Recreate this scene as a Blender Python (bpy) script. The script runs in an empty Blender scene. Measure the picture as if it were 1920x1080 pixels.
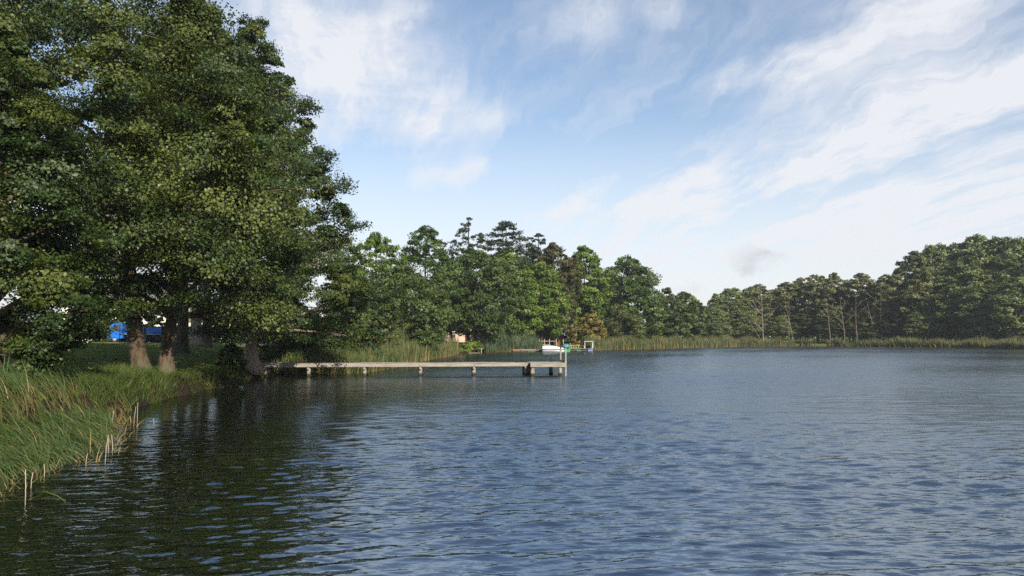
import bpy, math, random
import numpy as np
from mathutils import Vector, Matrix

C = bpy.context.scene.collection
SC = bpy.context.scene
PI = math.pi
R_ = math.radians

# ------------------------------------------------------------------ camera model
CAMH, FPX = 2.2, 1420.0
TILT = math.atan(92 / FPX)
_c, _s = math.cos(TILT), math.sin(TILT)
def ray(px, py):
    a, b = (px - 960) / FPX, (540 - py) / FPX
    return Vector((a, _c - b * _s, _s + b * _c))
def at(px, py, Y):
    d = ray(px, py)
    return Vector((0, 0, CAMH)) + d * (Y / d.y)
def wat(px, py, z=0.0):
    d = ray(px, py)
    return Vector((0, 0, CAMH)) + d * ((z - CAMH) / d.z)

# ------------------------------------------------------------------ mesh helpers
def link(o, parent=None):
    C.objects.link(o)
    if parent is not None: o.parent = parent
    return o
def np_mesh(name, verts, faces, mat, parent=None, fattr=None, vattr=None, smooth=False, k=4):
    """faces: (n,k) int array"""
    me = bpy.data.meshes.new(name)
    verts = np.asarray(verts, np.float32); faces = np.asarray(faces, np.int32)
    n = len(faces)
    me.vertices.add(len(verts)); me.vertices.foreach_set('co', verts.ravel())
    me.loops.add(n * k); me.loops.foreach_set('vertex_index', faces.ravel())
    me.polygons.add(n)
    me.polygons.foreach_set('loop_start', np.arange(0, n * k, k, dtype=np.int32))
    if smooth: me.polygons.foreach_set('use_smooth', np.ones(n, bool))
    me.update(calc_edges=True)
    for nm, arr in (fattr or {}).items():
        a = me.attributes.new(nm, 'FLOAT', 'FACE'); a.data.foreach_set('value', np.asarray(arr, np.float32))
    for nm, arr in (vattr or {}).items():
        a = me.attributes.new(nm, 'FLOAT', 'POINT'); a.data.foreach_set('value', np.asarray(arr, np.float32))
    me.materials.append(mat)
    return link(bpy.data.objects.new(name, me), parent)

class MB:
    """collects boxes, bars, tubes and lathes into one mesh (quads + ngons)"""
    def __init__(s): s.v = []; s.f = []; s.m = []
    def add(s, vs, fs, mi=0):
        o = len(s.v); s.v += [tuple(v) for v in vs]; s.f += [tuple(i + o for i in f) for f in fs]; s.m += [mi] * len(fs); return s
    def box(s, cx, cy, cz, sx, sy, sz, rz=0.0, mi=0, bev=0.0):
        x, y, z = sx / 2, sy / 2, sz / 2
        if bev <= 0:
            vs = [(-x,-y,-z),(x,-y,-z),(x,y,-z),(-x,y,-z),(-x,-y,z),(x,-y,z),(x,y,z),(-x,y,z)]
            fs = [(0,3,2,1),(4,5,6,7),(0,1,5,4),(1,2,6,5),(2,3,7,6),(3,0,4,7)]
        else:
            b = bev; vs = []; fs = []
            for zz, xx, yy in ((-z, x-b, y-b), (-z+b, x, y), (z-b, x, y), (z, x-b, y-b)):
                c = b if abs(xx - x) < 1e-9 else b * .5
                vs += [(-xx+c,-yy,zz),(xx-c,-yy,zz),(xx,-yy+c,zz),(xx,yy-c,zz),(xx-c,yy,zz),(-xx+c,yy,zz),(-xx,yy-c,zz),(-xx,-yy+c,zz)]
            for r in range(3):
                for i in range(8):
                    fs.append((r*8+i, r*8+(i+1)%8, (r+1)*8+(i+1)%8, (r+1)*8+i))
            fs.append(tuple(range(7,-1,-1))); fs.append(tuple(range(24,32)))
        c, sn = math.cos(rz), math.sin(rz)
        return s.add([(cx + c*a - sn*b_, cy + sn*a + c*b_, cz + d) for a, b_, d in vs], fs, mi)
    def tube(s, pts, rad, n=8, mi=0, cap=True):
        pts = [Vector(p) for p in pts]
        if not hasattr(rad, '__len__'): rad = [rad] * len(pts)
        vs = []; fs = []
        for i, p in enumerate(pts):
            t = (pts[min(i+1, len(pts)-1)] - pts[max(i-1, 0)]).normalized()
            u = t.cross(Vector((0, 1, 0)) if abs(t.y) < .9 else Vector((1, 0, 0))).normalized(); w = t.cross(u)
            for k in range(n):
                a = 2*PI*k/n; vs.append(p + (u*math.cos(a) + w*math.sin(a)) * rad[i])
        for i in range(len(pts)-1):
            for k in range(n):
                fs.append((i*n+k, (i+1)*n+k, (i+1)*n+(k+1)%n, i*n+(k+1)%n))
        if cap:
            fs.append(tuple(range(n))); fs.append(tuple(range((len(pts)-1)*n + n - 1, (len(pts)-1)*n - 1, -1)))
        return s.add(vs, fs, mi)
    def build(s, name, mats, parent=None, smooth=False):
        me = bpy.data.meshes.new(name); me.from_pydata(s.v, [], s.f)
        if not isinstance(mats, (list, tuple)): mats = [mats]
        for m in mats: me.materials.append(m)
        me.polygons.foreach_set('material_index', s.m)
        if smooth: me.polygons.foreach_set('use_smooth', [True] * len(s.f))
        me.update()
        return link(bpy.data.objects.new(name, me), parent)

def tag(o, label=None, cat=None, group=None, kind=None):
    if label: o['label'] = label
    if cat: o['category'] = cat
    if group: o['group'] = group
    if kind: o['kind'] = kind
    return o
def thing(name, label, cat, loc, rz=0.0, group=None):
    o = link(bpy.data.objects.new(name, None)); o.location = loc; o.rotation_euler = (0, 0, rz)
    o.empty_display_size = .3
    return tag(o, label, cat, group)
def dup(root, loc, rz, scale, label, group=None):
    r = root.copy(); C.objects.link(r); r.location = loc; r.rotation_euler = (0, 0, rz); r.scale = scale
    r['label'] = label
    if group: r['group'] = group
    elif 'group' in r: del r['group']
    for ch in list(root.children):
        c = ch.copy(); C.objects.link(c); c.parent = r
        for g in list(ch.children):
            d = g.copy(); C.objects.link(d); d.parent = c
    return r

# ------------------------------------------------------------------ materials
class NT:
    def __init__(s, tree): s.t = tree; s.n = tree.nodes; s.l = tree.links
    def node(s, typ, **kw):
        n = s.n.new(typ)
        ins = kw.pop('ins', {})
        for k, v in kw.items(): setattr(n, k, v)
        for k, v in ins.items():
            if hasattr(v, 'is_output') or isinstance(v, bpy.types.NodeSocket): s.l.new(v, n.inputs[k])
            else: n.inputs[k].default_value = v
        return n
    def math(s, op, a, b=None, c=None, clamp=False):
        ins = {0: a}
        if b is not None: ins[1] = b
        if c is not None: ins[2] = c
        return s.node('ShaderNodeMath', operation=op, use_clamp=clamp, ins=ins).outputs[0]
    def noise(s, vec, scale, detail=4, rough=.55, **kw):
        ins = {'Scale': scale, 'Detail': detail, 'Roughness': rough}
        if vec is not None: ins['Vector'] = vec
        return s.node('ShaderNodeTexNoise', ins=ins, **kw).outputs[0]
    def ramp(s, fac, stops, interp='LINEAR'):
        n = s.node('ShaderNodeValToRGB', ins={0: fac}); cr = n.color_ramp; cr.interpolation = interp
        while len(cr.elements) < len(stops): cr.elements.new(.5)
        for e, (p, col) in zip(cr.elements, stops):
            e.position = p; e.color = (*col, 1) if len(col) == 3 else col
        return n.outputs[0]
    def maprange(s, v, a, b, c=0, d=1, smooth=True):
        n = s.node('ShaderNodeMapRange', interpolation_type='SMOOTHSTEP' if smooth else 'LINEAR')
        if isinstance(v, bpy.types.NodeSocket): s.l.new(v, n.inputs[0])
        for i, x in zip((1, 2, 3, 4), (a, b, c, d)): n.inputs[i].default_value = x
        return n.outputs[0]
    def mix(s, fac, a, b, blend='MIX'):
        n = s.node('ShaderNodeMix', data_type='RGBA', blend_type=blend)
        for i, v in ((0, fac), (6, a), (7, b)):
            if isinstance(v, bpy.types.NodeSocket): s.l.new(v, n.inputs[i])
            else: n.inputs[i].default_value = (*v, 1) if hasattr(v, '__len__') and len(v) == 3 else v
        return n.outputs[2]
def newmat(name):
    m = bpy.data.materials.new(name); m.use_nodes = True
    nt = NT(m.node_tree); nt.n.clear()
    out = nt.node('ShaderNodeOutputMaterial')
    return m, nt, out
def objvec(nt, scale=(1, 1, 1)):
    tc = nt.node('ShaderNodeTexCoord').outputs['Object']
    return nt.node('ShaderNodeMapping', ins={'Vector': tc, 'Scale': scale}).outputs[0]

def leaf_mat(name, dark, mid, light, transl=.3, rough=.5):
    m, nt, out = newmat(name)
    a = nt.node('ShaderNodeAttribute', attribute_name='rnd').outputs['Fac']
    b = nt.node('ShaderNodeAttribute', attribute_name='clump').outputs['Fac']
    f = nt.math('ADD', nt.math('MULTIPLY', a, .36), nt.math('MULTIPLY', b, .64))  # clump tone puts sunlit boughs and dark hollows into the leaf colour
    col = nt.ramp(f, [(.1, dark), (.5, mid), (.9, light)])
    p = nt.node('ShaderNodeBsdfPrincipled', ins={'Base Color': col, 'Roughness': rough, 'Specular IOR Level': .35})
    tcol = nt.mix(.5, col, (light[0]*1.2, light[1]*1.2, light[2]*.6))
    t = nt.node('ShaderNodeBsdfTranslucent', ins={'Color': tcol})
    mx = nt.node('ShaderNodeMixShader', ins={0: transl, 1: p.outputs[0], 2: t.outputs[0]})
    nt.l.new(mx.outputs[0], out.inputs[0])
    return m

def bark_mat(name, c1, c2, c3=None, bump=.6, sc=1.0):
    m, nt, out = newmat(name)
    v = objvec(nt, (6*sc, 6*sc, 1.3*sc))
    n1 = nt.noise(v, 1.6, 6, .65)
    n2 = nt.noise(objvec(nt, (1, 1, .6)), 1.3, 3)
    col = nt.ramp(n1, [(.3, c1), (.68, c2)])
    if c3: col = nt.mix(nt.maprange(n2, .5, .66), col, c3)
    vo = nt.node('ShaderNodeTexVoronoi', feature='DISTANCE_TO_EDGE', ins={'Vector': v, 'Scale': 1.2}).outputs[0]
    h = nt.math('ADD', n1, nt.math('MULTIPLY', nt.maprange(vo, 0, .25), .5))
    bp = nt.node('ShaderNodeBump', ins={'Height': h, 'Strength': bump, 'Distance': .06})
    p = nt.node('ShaderNodeBsdfPrincipled', ins={'Base Color': col, 'Roughness': .92, 'Specular IOR Level': .15, 'Normal': bp.outputs[0]})
    nt.l.new(p.outputs[0], out.inputs[0]); return m

def plain_mat(name, c1, c2=None, rough=.6, scale=3.0, metal=0.0, stretch=(1, 1, 1), bump=0.0, spec=.4):
    m, nt, out = newmat(name)
    c2 = c2 or tuple(x * .7 for x in c1)
    n = nt.noise(objvec(nt, stretch), scale, 6, .6)
    col = nt.ramp(n, [(.3, c2), (.7, c1)])
    ins = {'Base Color': col, 'Roughness': rough, 'Metallic': metal, 'Specular IOR Level': spec}
    if bump:
        ins['Normal'] = nt.node('ShaderNodeBump', ins={'Height': n, 'Strength': bump, 'Distance': .02}).outputs[0]
    p = nt.node('ShaderNodeBsdfPrincipled', ins=ins)
    nt.l.new(p.outputs[0], out.inputs[0]); return m

def blade_mat(name, base, low, high, tip, transl=.25):
    """reed / grass blades: straw coloured foot, green body; 'h' = height fraction along blade, 'rnd' = per-blade"""
    m, nt, out = newmat(name)
    h = nt.node('ShaderNodeAttribute', attribute_name='h').outputs['Fac']
    r = nt.node('ShaderNodeAttribute', attribute_name='rnd').outputs['Fac']
    hh = nt.math('ADD', h, nt.math('MULTIPLY', nt.math('SUBTRACT', r, .5), .3))
    col = nt.ramp(hh, [(.02, base), (.28, low), (.6, high), (.98, tip)])
    dead = nt.node('ShaderNodeAttribute', attribute_name='dead').outputs['Fac']
    col = nt.mix(dead, col, (.30, .20, .085))
    col = nt.mix(nt.math('MULTIPLY', r, .5), col, nt.mix(.5, col, (.10, .12, .02)))
    p = nt.node('ShaderNodeBsdfPrincipled', ins={'Base Color': col, 'Roughness': .55, 'Specular IOR Level': .3})
    t = nt.node('ShaderNodeBsdfTranslucent', ins={'Color': col})
    mx = nt.node('ShaderNodeMixShader', ins={0: transl, 1: p.outputs[0], 2: t.outputs[0]})
    nt.l.new(mx.outputs[0], out.inputs[0]); return m

M = {}
M['alder_near'] = leaf_mat('alder_leaf', (.012, .030, .008), (.036, .064, .013), (.120, .140, .028), .22)
M['alder_dark'] = leaf_mat('dark_alder_leaf', (.014, .034, .010), (.036, .065, .015), (.085, .110, .024), .2)
M['chestnut'] = leaf_mat('chestnut_leaf', (.046, .090, .013), (.098, .162, .022), (.170, .230, .038), .25)
M['chestnut_deep'] = leaf_mat('chestnut_leaf_deep', (.028, .060, .012), (.060, .108, .020), (.110, .150, .030), .25)
M['broad'] = leaf_mat('broad_leaf', (.030, .058, .014), (.058, .096, .021), (.105, .135, .032), .25)
M['ash'] = leaf_mat('grey_green_leaf', (.036, .050, .020), (.072, .088, .032), (.125, .132, .050), .25)
M['brown'] = leaf_mat('brownish_leaf', (.045, .048, .018), (.080, .078, .026), (.125, .115, .036), .25)
M['needle'] = leaf_mat('needle_leaf', (.012, .026, .012), (.028, .046, .020), (.055, .068, .028), .1)
M['orange'] = leaf_mat('autumn_leaf', (.15, .12, .04), (.24, .195, .055), (.31, .27, .07), .3)
M['willow'] = leaf_mat('willow_leaf', (.055, .075, .022), (.095, .115, .034), (.15, .165, .05), .3)
M['bright'] = leaf_mat('bright_leaf', (.06, .11, .015), (.11, .17, .02), (.20, .24, .03), .3)
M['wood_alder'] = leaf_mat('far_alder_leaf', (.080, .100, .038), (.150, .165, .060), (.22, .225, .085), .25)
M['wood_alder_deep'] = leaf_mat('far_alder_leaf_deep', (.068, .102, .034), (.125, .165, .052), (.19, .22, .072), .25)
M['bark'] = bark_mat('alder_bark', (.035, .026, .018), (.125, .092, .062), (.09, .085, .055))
M['bark_sunlit'] = bark_mat('sunlit_bark', (.15, .11, .085), (.33, .25, .205))  # sunlight put into the colour: alder bark made paler and pinker
M['bark_dark'] = bark_mat('dark_bark', (.02, .016, .013), (.07, .055, .042))
M['bark_pale'] = bark_mat('pale_dead_wood', (.13, .105, .08), (.27, .225, .17), bump=.2)
M['timber'] = plain_mat('weathered_timber', (.36, .33, .29), (.17, .155, .135), .85, 2.0, stretch=(.7, 7, 7), bump=.3, spec=.2)
M['pile'] = bark_mat('weathered_pile', (.20, .17, .135), (.40, .36, .30), (.13, .11, .08), bump=.4)
def pile_mat():
    m = bark_mat('weathered_pile_wet_foot', (.20, .17, .135), (.40, .36, .30), (.15, .13, .10), bump=.4)
    nt = NT(m.node_tree); p = [n for n in nt.n if n.type == 'BSDF_PRINCIPLED'][0]
    src = p.inputs['Base Color'].links[0].from_socket
    tc = nt.node('ShaderNodeTexCoord').outputs['Object']
    z = nt.node('ShaderNodeSeparateXYZ', ins={0: tc}).outputs[2]
    zz = nt.math('ADD', z, nt.math('MULTIPLY', nt.math('SUBTRACT', nt.noise(tc, 7, 4), .5), .22))
    nt.l.new(nt.mix(nt.maprange(zz, .10, .24), (.035, .038, .020), src), p.inputs['Base Color'])   # algae and wet line
    return m
M['pile'] = pile_mat()
M['white_paint'] = plain_mat('white_paint', (.80, .80, .78), (.66, .66, .64), .5, 2)
M['canvas'] = plain_mat('white_tarpaulin', (.66, .66, .64), (.48, .48, .47), .55, 3, bump=.2)
M['blue_paint'] = plain_mat('blue_paint', (.012, .15, .56), (.010, .11, .46), .35, 2)
M['navy'] = plain_mat('navy_paint', (.03, .09, .22), (.02, .06, .15), .4)
M['boat_blue'] = plain_mat('boat_blue_paint', (.03, .14, .36), None, .4)
M['green_paint'] = plain_mat('green_paint', (.04, .36, .10), (.03, .27, .08), .45)
M['teal'] = plain_mat('teal_plastic', (.03, .24, .26), (.02, .15, .17), .4)
M['green_drum'] = plain_mat('green_float', (.02, .12, .075), (.015, .08, .055), .5)
M['blue_drum'] = plain_mat('blue_float', (.10, .20, .55), (.06, .12, .38), .45)
M['black'] = plain_mat('black_metal', (.012, .012, .013), (.02, .018, .016), .5)
M['tyre'] = plain_mat('tyre_rubber', (.02, .02, .02), None, .85)
M['grey_metal'] = plain_mat('grey_metal', (.45, .46, .47), (.32, .33, .34), .4, 4, metal=.3)
M['render_wall'] = plain_mat('white_render_wall', (.78, .74, .68), (.68, .63, .57), .9, .8)
M['pink_wall'] = plain_mat('pinkish_plaster', (.62, .42, .34), (.52, .34, .28), .9, .8)
M['brick_wall'] = plain_mat('brick_wall', (.36, .16, .07), (.25, .10, .05), .9, 6)
M['cream_wall'] = plain_mat('cream_plaster', (.62, .50, .38), (.50, .38, .27), .9, 1)
M['glass'] = plain_mat('window_glass', (.04, .05, .06), (.03, .035, .04), .08, 1, spec=.8)
M['shed'] = plain_mat('brown_timber', (.24, .10, .045), (.14, .055, .025), .8, 5, stretch=(6, 6, 1))
M['stone'] = plain_mat('pale_stone', (.60, .58, .54), (.4, .38, .35), .8, 8, bump=.5)
M['post_wood'] = plain_mat('pale_post_wood', (.42, .37, .29), (.26, .22, .16), .85, 6, stretch=(6, 6, 1))
def tile_mat():
    m, nt, out = newmat('clay_roof_tiles')
    w = nt.node('ShaderNodeTexBrick', ins={'Vector': objvec(nt), 'Scale': 4.0, 'Color1': (.34, .12, .06, 1), 'Color2': (.26, .10, .055, 1), 'Mortar': (.10, .045, .03, 1)})
    n = nt.noise(objvec(nt), .8, 5)
    col = nt.mix(nt.maprange(n, .4, .7), w.outputs[0], (.20, .12, .075))
    p = nt.node('ShaderNodeBsdfPrincipled', ins={'Base Color': col, 'Roughness': .85})
    nt.l.new(p.outputs[0], out.inputs[0]); return m
M['roof'] = tile_mat()
M['slate'] = plain_mat('grey_slate_roof', (.16, .155, .15), (.10, .098, .095), .7, 5)

def ground_mat():
    m, nt, out = newmat('lawn_and_soil')
    v = objvec(nt)
    n1 = nt.noise(v, .35, 5); n2 = nt.noise(v, 3.0, 6, .7); n3 = nt.noise(v, 25, 3)
    g = nt.ramp(n2, [(.3, (.085, .125, .020)), (.7, (.17, .215, .036))])
    g = nt.mix(nt.maprange(n1, .50, .66), g, (.10, .075, .035))     # trodden, worn lawn
    g = nt.mix(nt.math('MULTIPLY', n3, .3), g, (.03, .05, .008))
    soil = nt.ramp(nt.noise(v, 5, 6, .7), [(.3, (.010, .007, .005)), (.75, (.034, .024, .016))])
    z = nt.node('ShaderNodeSeparateXYZ', ins={0: nt.node('ShaderNodeNewGeometry').outputs['Normal']}).outputs[2]
    f = nt.maprange(nt.math('ADD', z, nt.math('MULTIPLY', nt.math('SUBTRACT', n2, .5), .15)), .80, .93)
    col = nt.mix(f, soil, g)
    h = nt.math('ADD', n2, n3)
    bp = nt.node('ShaderNodeBump', ins={'Height': h, 'Strength': .5, 'Distance': .08})
    p = nt.node('ShaderNodeBsdfPrincipled', ins={'Base Color': col, 'Roughness': .95, 'Specular IOR Level': .1, 'Normal': bp.outputs[0]})
    nt.l.new(p.outputs[0], out.inputs[0]); return m
M['ground'] = ground_mat()
M['road'] = plain_mat('pale_asphalt_road', (.36, .35, .33), (.27, .26, .25), .9, 2)

def water_mat():
    m, nt, out = newmat('lake_water')
    tc = nt.node('ShaderNodeTexCoord').outputs['Object']
    lost = nt.node('ShaderNodeAttribute', attribute_name='lost').outputs['Fac']   # rms slope of the wavelets finer than the mesh
    lee = nt.node('ShaderNodeAttribute', attribute_name='lee').outputs['Fac']
    mp = nt.node('ShaderNodeMapping', ins={'Vector': tc, 'Rotation': (0, 0, R_(8)), 'Scale': (.7, 1.7, 1)}).outputs[0]
    swell = nt.noise(nt.node('ShaderNodeMapping', ins={'Vector': tc, 'Rotation': (0, 0, R_(6)), 'Scale': (.45, 1.6, 1)}).outputs[0], .35, 3, .55)
    h = nt.math('ADD', nt.math('MULTIPLY', nt.noise(mp, 7.0, 2, .5), .013), nt.math('MULTIPLY', swell, .10))
    h = nt.math('MULTIPLY', h, lee)
    rough = nt.math('ADD', nt.math('SQRT', nt.math('MULTIPLY', nt.math('MAXIMUM', nt.math('SUBTRACT', lost, .03), 0.0), .5)), .02, clamp=True)
    bp = nt.node('ShaderNodeBump', ins={'Height': h, 'Strength': 1.0, 'Distance': 1.0})
    p = nt.node('ShaderNodeBsdfPrincipled', ins={'Base Color': (.006, .007, .003, 1), 'Roughness': rough, 'IOR': 2.75, 'Specular IOR Level': 1.0, 'Specular Tint': (.78, .89, 1.0, 1), 'Normal': bp.outputs[0]})
    nt.l.new(p.outputs[0], out.inputs[0]); return m
M['water'] = water_mat()
M['alder_reed'] = blade_mat('reed_blades', (.13, .075, .025), (.065, .080, .022), (.038, .080, .020), (.085, .125, .034))
M['far_reed'] = blade_mat('far_reed_blades', (.23, .12, .048), (.095, .10, .036), (.055, .085, .028), (.105, .118, .048))
M['blue_reed'] = blade_mat('blue_green_reed_blades', (.16, .09, .03), (.07, .075, .03), (.035, .075, .038), (.06, .10, .05))
M['grass'] = blade_mat('grass_blades', (.05, .08, .012), (.08, .125, .018), (.12, .175, .028), (.17, .22, .042))
M['root'] = blade_mat('dark_roots', (.03, .02, .012), (.035, .025, .015), (.04, .03, .018), (.05, .04, .025), .05)
M['bank_grass'] = blade_mat('shaded_grass_blades', (.02, .035, .006), (.032, .055, .010), (.05, .085, .015), (.08, .115, .025))  # grass colours darkened to stand in for shade on the bank
M['stalk'] = plain_mat('dead_stalk', (.48, .42, .32), (.30, .23, .15), .8, 8, stretch=(4, 4, 1))
M['lily'] = plain_mat('lily_pads', (.14, .16, .05), (.09, .10, .03), .5, 2)

# ------------------------------------------------------------------ lake outline and terrain
bank = [(-7.5, -60), (-8.6, -20), (-9.3, 0), (-9.8, 8), (-10.6, 15), (-11.3, 20)]
bank += [tuple(wat(px, py).xy) for px, py in ((290, 756), (340, 742), (440, 722), (470, 713))]
bank += [(-14.2, 43), (-13.8, 48), (-12.2, 56), (-10.0, 70), (-8.4, 84)]
bank += [tuple(wat(px, py).xy) for px, py in ((862, 663.4), (900, 659.8), (1000, 657.2), (1100, 655.6), (1200, 653.6), (1270, 651.4), (1390, 648.8), (1500, 648.8), (1650, 650.3), (1800, 651.8), (1920, 653.8))]
bank += [(104, 112), (112, 60), (112, -20), (60, -60)]
BK = np.array(bank)
def signed_dist(x, y):
    x = np.asarray(x, float); y = np.asarray(y, float); sh = x.shape
    P = np.stack([x.ravel(), y.ravel()], 1)
    best = np.full(len(P), 1e9); inside = np.zeros(len(P), bool)
    n = len(BK)
    for i in range(n):
        a, b = BK[i], BK[(i+1) % n]; ab = b - a
        t = np.clip(((P - a) @ ab) / (ab @ ab), 0, 1)
        d = np.hypot(*(P - a - t[:, None] * ab).T); best = np.minimum(best, d)
        cr = (a[1] > P[:, 1]) != (b[1] > P[:, 1])
        with np.errstate(divide='ignore', invalid='ignore'):
            xi = a[0] + (P[:, 1] - a[1]) / (b[1] - a[1] + 1e-12) * ab[0]
        inside ^= cr & (P[:, 0] < xi)
    return np.where(inside, -best, best).reshape(sh)
def wob(x, y):
    return .16*np.sin(x*1.9 + y*1.3) + .13*np.sin(y*2.7 - x*.8 + 1) + .09*np.sin(x*4.1 + y*3.7 + 2)
def gz(x, y):
    x = np.asarray(x, float); y = np.asarray(y, float)
    sd = signed_dist(x, y) + wob(x, y)
    farf = np.clip((y - 60) / 60, 0, 1)
    edge = np.clip((sd + .15) / .75, 0, 1); edge = edge*edge*(3 - 2*edge)
    lip = .60 - .25*farf
    land = -.25 + (lip + .25)*edge + (1.25 - .3*farf) * (1 - np.exp(-np.maximum(sd, 0) / (10 + 10*farf)))
    land = land + np.where(sd > 1, .03*np.sin(x*.9 + y*.4) + .03*np.sin(y*1.1 - x*.5), 0)
    land = land + 1.2*np.clip((sd - 200) / 600, 0, 1)
    lake = -.25 - np.minimum(np.maximum(-sd - .15, 0)*.35, 2.0)
    return np.where(sd > -.15, land, lake)
def G(x, y): return float(gz(np.array([x]), np.array([y]))[0])

def axis(parts):
    out = []
    for a, b, st in parts: out += list(np.arange(a, b, st))
    return np.array(out + [parts[-1][1]])
gx = axis([(-1600, -400, 200), (-400, -80, 20), (-80, -26, 2.0), (-26, -4, .3), (-4, 130, 2.5), (130, 400, 25), (400, 1800, 200)])
gy = axis([(-400, -60, 40), (-60, 4, 2.5), (4, 60, .3), (60, 200, 2.0), (200, 400, 20), (400, 2200, 200)])
X, Y = np.meshgrid(gx, gy)
Z = gz(X, Y)
nx, ny = len(gx), len(gy)
ii = (np.arange(ny-1)[:, None]*nx + np.arange(nx-1)).ravel()
gr = np_mesh('ground', np.stack([X, Y, Z], -1).reshape(-1, 3), np.stack([ii, ii+1, ii+nx+1, ii+nx], 1), M['ground'], smooth=True)
tag(gr, 'grassy ground round the lake with dark earth banks', 'ground', kind='structure')

# ------------------------------------------------------------------ water: real waves near, finer than a pixel they become bump
def make_water():
    rng = np.random.default_rng(5)
    rs = [1.5]
    rs = [4.5]
    while rs[-1] < 195: rs.append(rs[-1] + min(max(.015, rs[-1]**2 * 1.8e-4), .12))
    rs = [1.5, 2.5, 3.5] + rs
    while rs[-1] < 330: rs.append(rs[-1]*1.04)
    rs = np.array(rs); th = np.linspace(-R_(58), R_(58), 1150)
    Rr, T = np.meshgrid(rs, th, indexing='ij')
    x = Rr*np.sin(T); y = Rr*np.cos(T)
    dr = np.minimum(np.maximum(.015, Rr**2*1.8e-4), .12); dr = np.maximum(dr, .7*Rr*(th[1]-th[0]))
    sd = -signed_dist(x[::6, ::10], y[::6, ::10])
    # distance from the bank, brought back to the full grid
    i0 = np.minimum(np.arange(len(rs))/6, sd.shape[0]-1.001); j0 = np.minimum(np.arange(len(th))/10, sd.shape[1]-1.001)
    ia, ja = i0.astype(int), j0.astype(int); fa = (i0-ia)[:, None]; fb = (j0-ja)[None]
    sdf = (sd[ia][:, ja]*(1-fa)*(1-fb) + sd[ia+1][:, ja]*fa*(1-fb) + sd[ia][:, ja+1]*(1-fa)*fb + sd[ia+1][:, ja+1]*fa*fb)
    lee = .42 + .58*np.clip(sdf/16, 0, 1)
    gust = .8 + .22*np.sin(x*.11 + y*.05 + 1) * np.sin(y*.13 - x*.04) + .12*np.sin(x*.31 - y*.22)
    A = lee*gust
    z = np.zeros_like(x)
    N = 96
    lam = np.exp(rng.uniform(np.log(.10), np.log(2.4), N)); lam.sort()
    ang = R_(98) + rng.normal(0, R_(20), N); ph = rng.uniform(0, 2*PI, N)
    slope = .26/np.sqrt(N/2) * (np.exp(-.5*((np.log(lam) - np.log(.34))/.42)**2) + .60*np.exp(-.5*((np.log(lam) - np.log(.16))/.30)**2) + .24*np.exp(-.5*((np.log(lam) - np.log(.75))/.30)**2) + .16*np.exp(-.5*((np.log(lam) - np.log(1.7))/.28)**2))
    lost = np.zeros_like(x); tot = 0
    for l, a, p, s in zip(lam, ang, ph, slope):
        k = 2*PI/l
        w = np.clip((l/dr - 2.6)/2.4, 0, 1)
        q = k*(x*np.cos(a) + y*np.sin(a)) + p
        z += w*(s/k)*(np.sin(q) - .24*np.cos(2*q))
        lost += (1-w)*s*s; tot += s*s
    z *= A
    n, m_ = x.shape
    ii = (np.arange(n-1)[:, None]*m_ + np.arange(m_-1)).ravel()
    o = np_mesh('lake_water', np.stack([x, y, z], -1).reshape(-1, 3), np.stack([ii, ii+m_, ii+m_+1, ii+1], 1), M['water'],
                vattr={'lost': (np.sqrt(lost/2)*A).ravel(), 'lee': A.ravel()}, smooth=True)
    tag(o, 'dark rippled lake water reflecting the sky', 'water', kind='structure')
make_water()

# ------------------------------------------------------------------ trees
def interp(prof, t):
    xs = [p[0] for p in prof]; ys = [p[1] for p in prof]
    return np.interp(t, xs, ys)
DOME = [(0, .50), (.12, .80), (.35, 1), (.6, .92), (.8, .70), (.93, .42), (1, .12)]
OVAL = [(0, .35), (.2, .75), (.45, 1), (.7, .85), (.9, .45), (1, .1)]
CONE = [(0, .95), (.15, 1), (.5, .62), (.8, .3), (1, .04)]
SKIRT = [(0, .85), (.15, 1), (.4, .92), (.62, .70), (.82, .45), (1, .10)]
PINE = [(0, .25), (.25, .7), (.5, 1), (.75, .8), (.9, .5), (1, .2)]
BUSH = [(0, .9), (.3, 1), (.65, .8), (.9, .45), (1, .15)]
SPIRE = [(0, .85), (.12, 1), (.35, .98), (.6, .74), (.75, .5), (.9, .22), (1, .06)]
SPRUCE = [(0, .9), (.2, 1), (.6, .76), (.8, .5), (.93, .24), (1, .05)]
SLIM = [(0, .35), (.3, .5), (.6, .9), (.8, 1), (.93, .65), (1, .2)]

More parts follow.
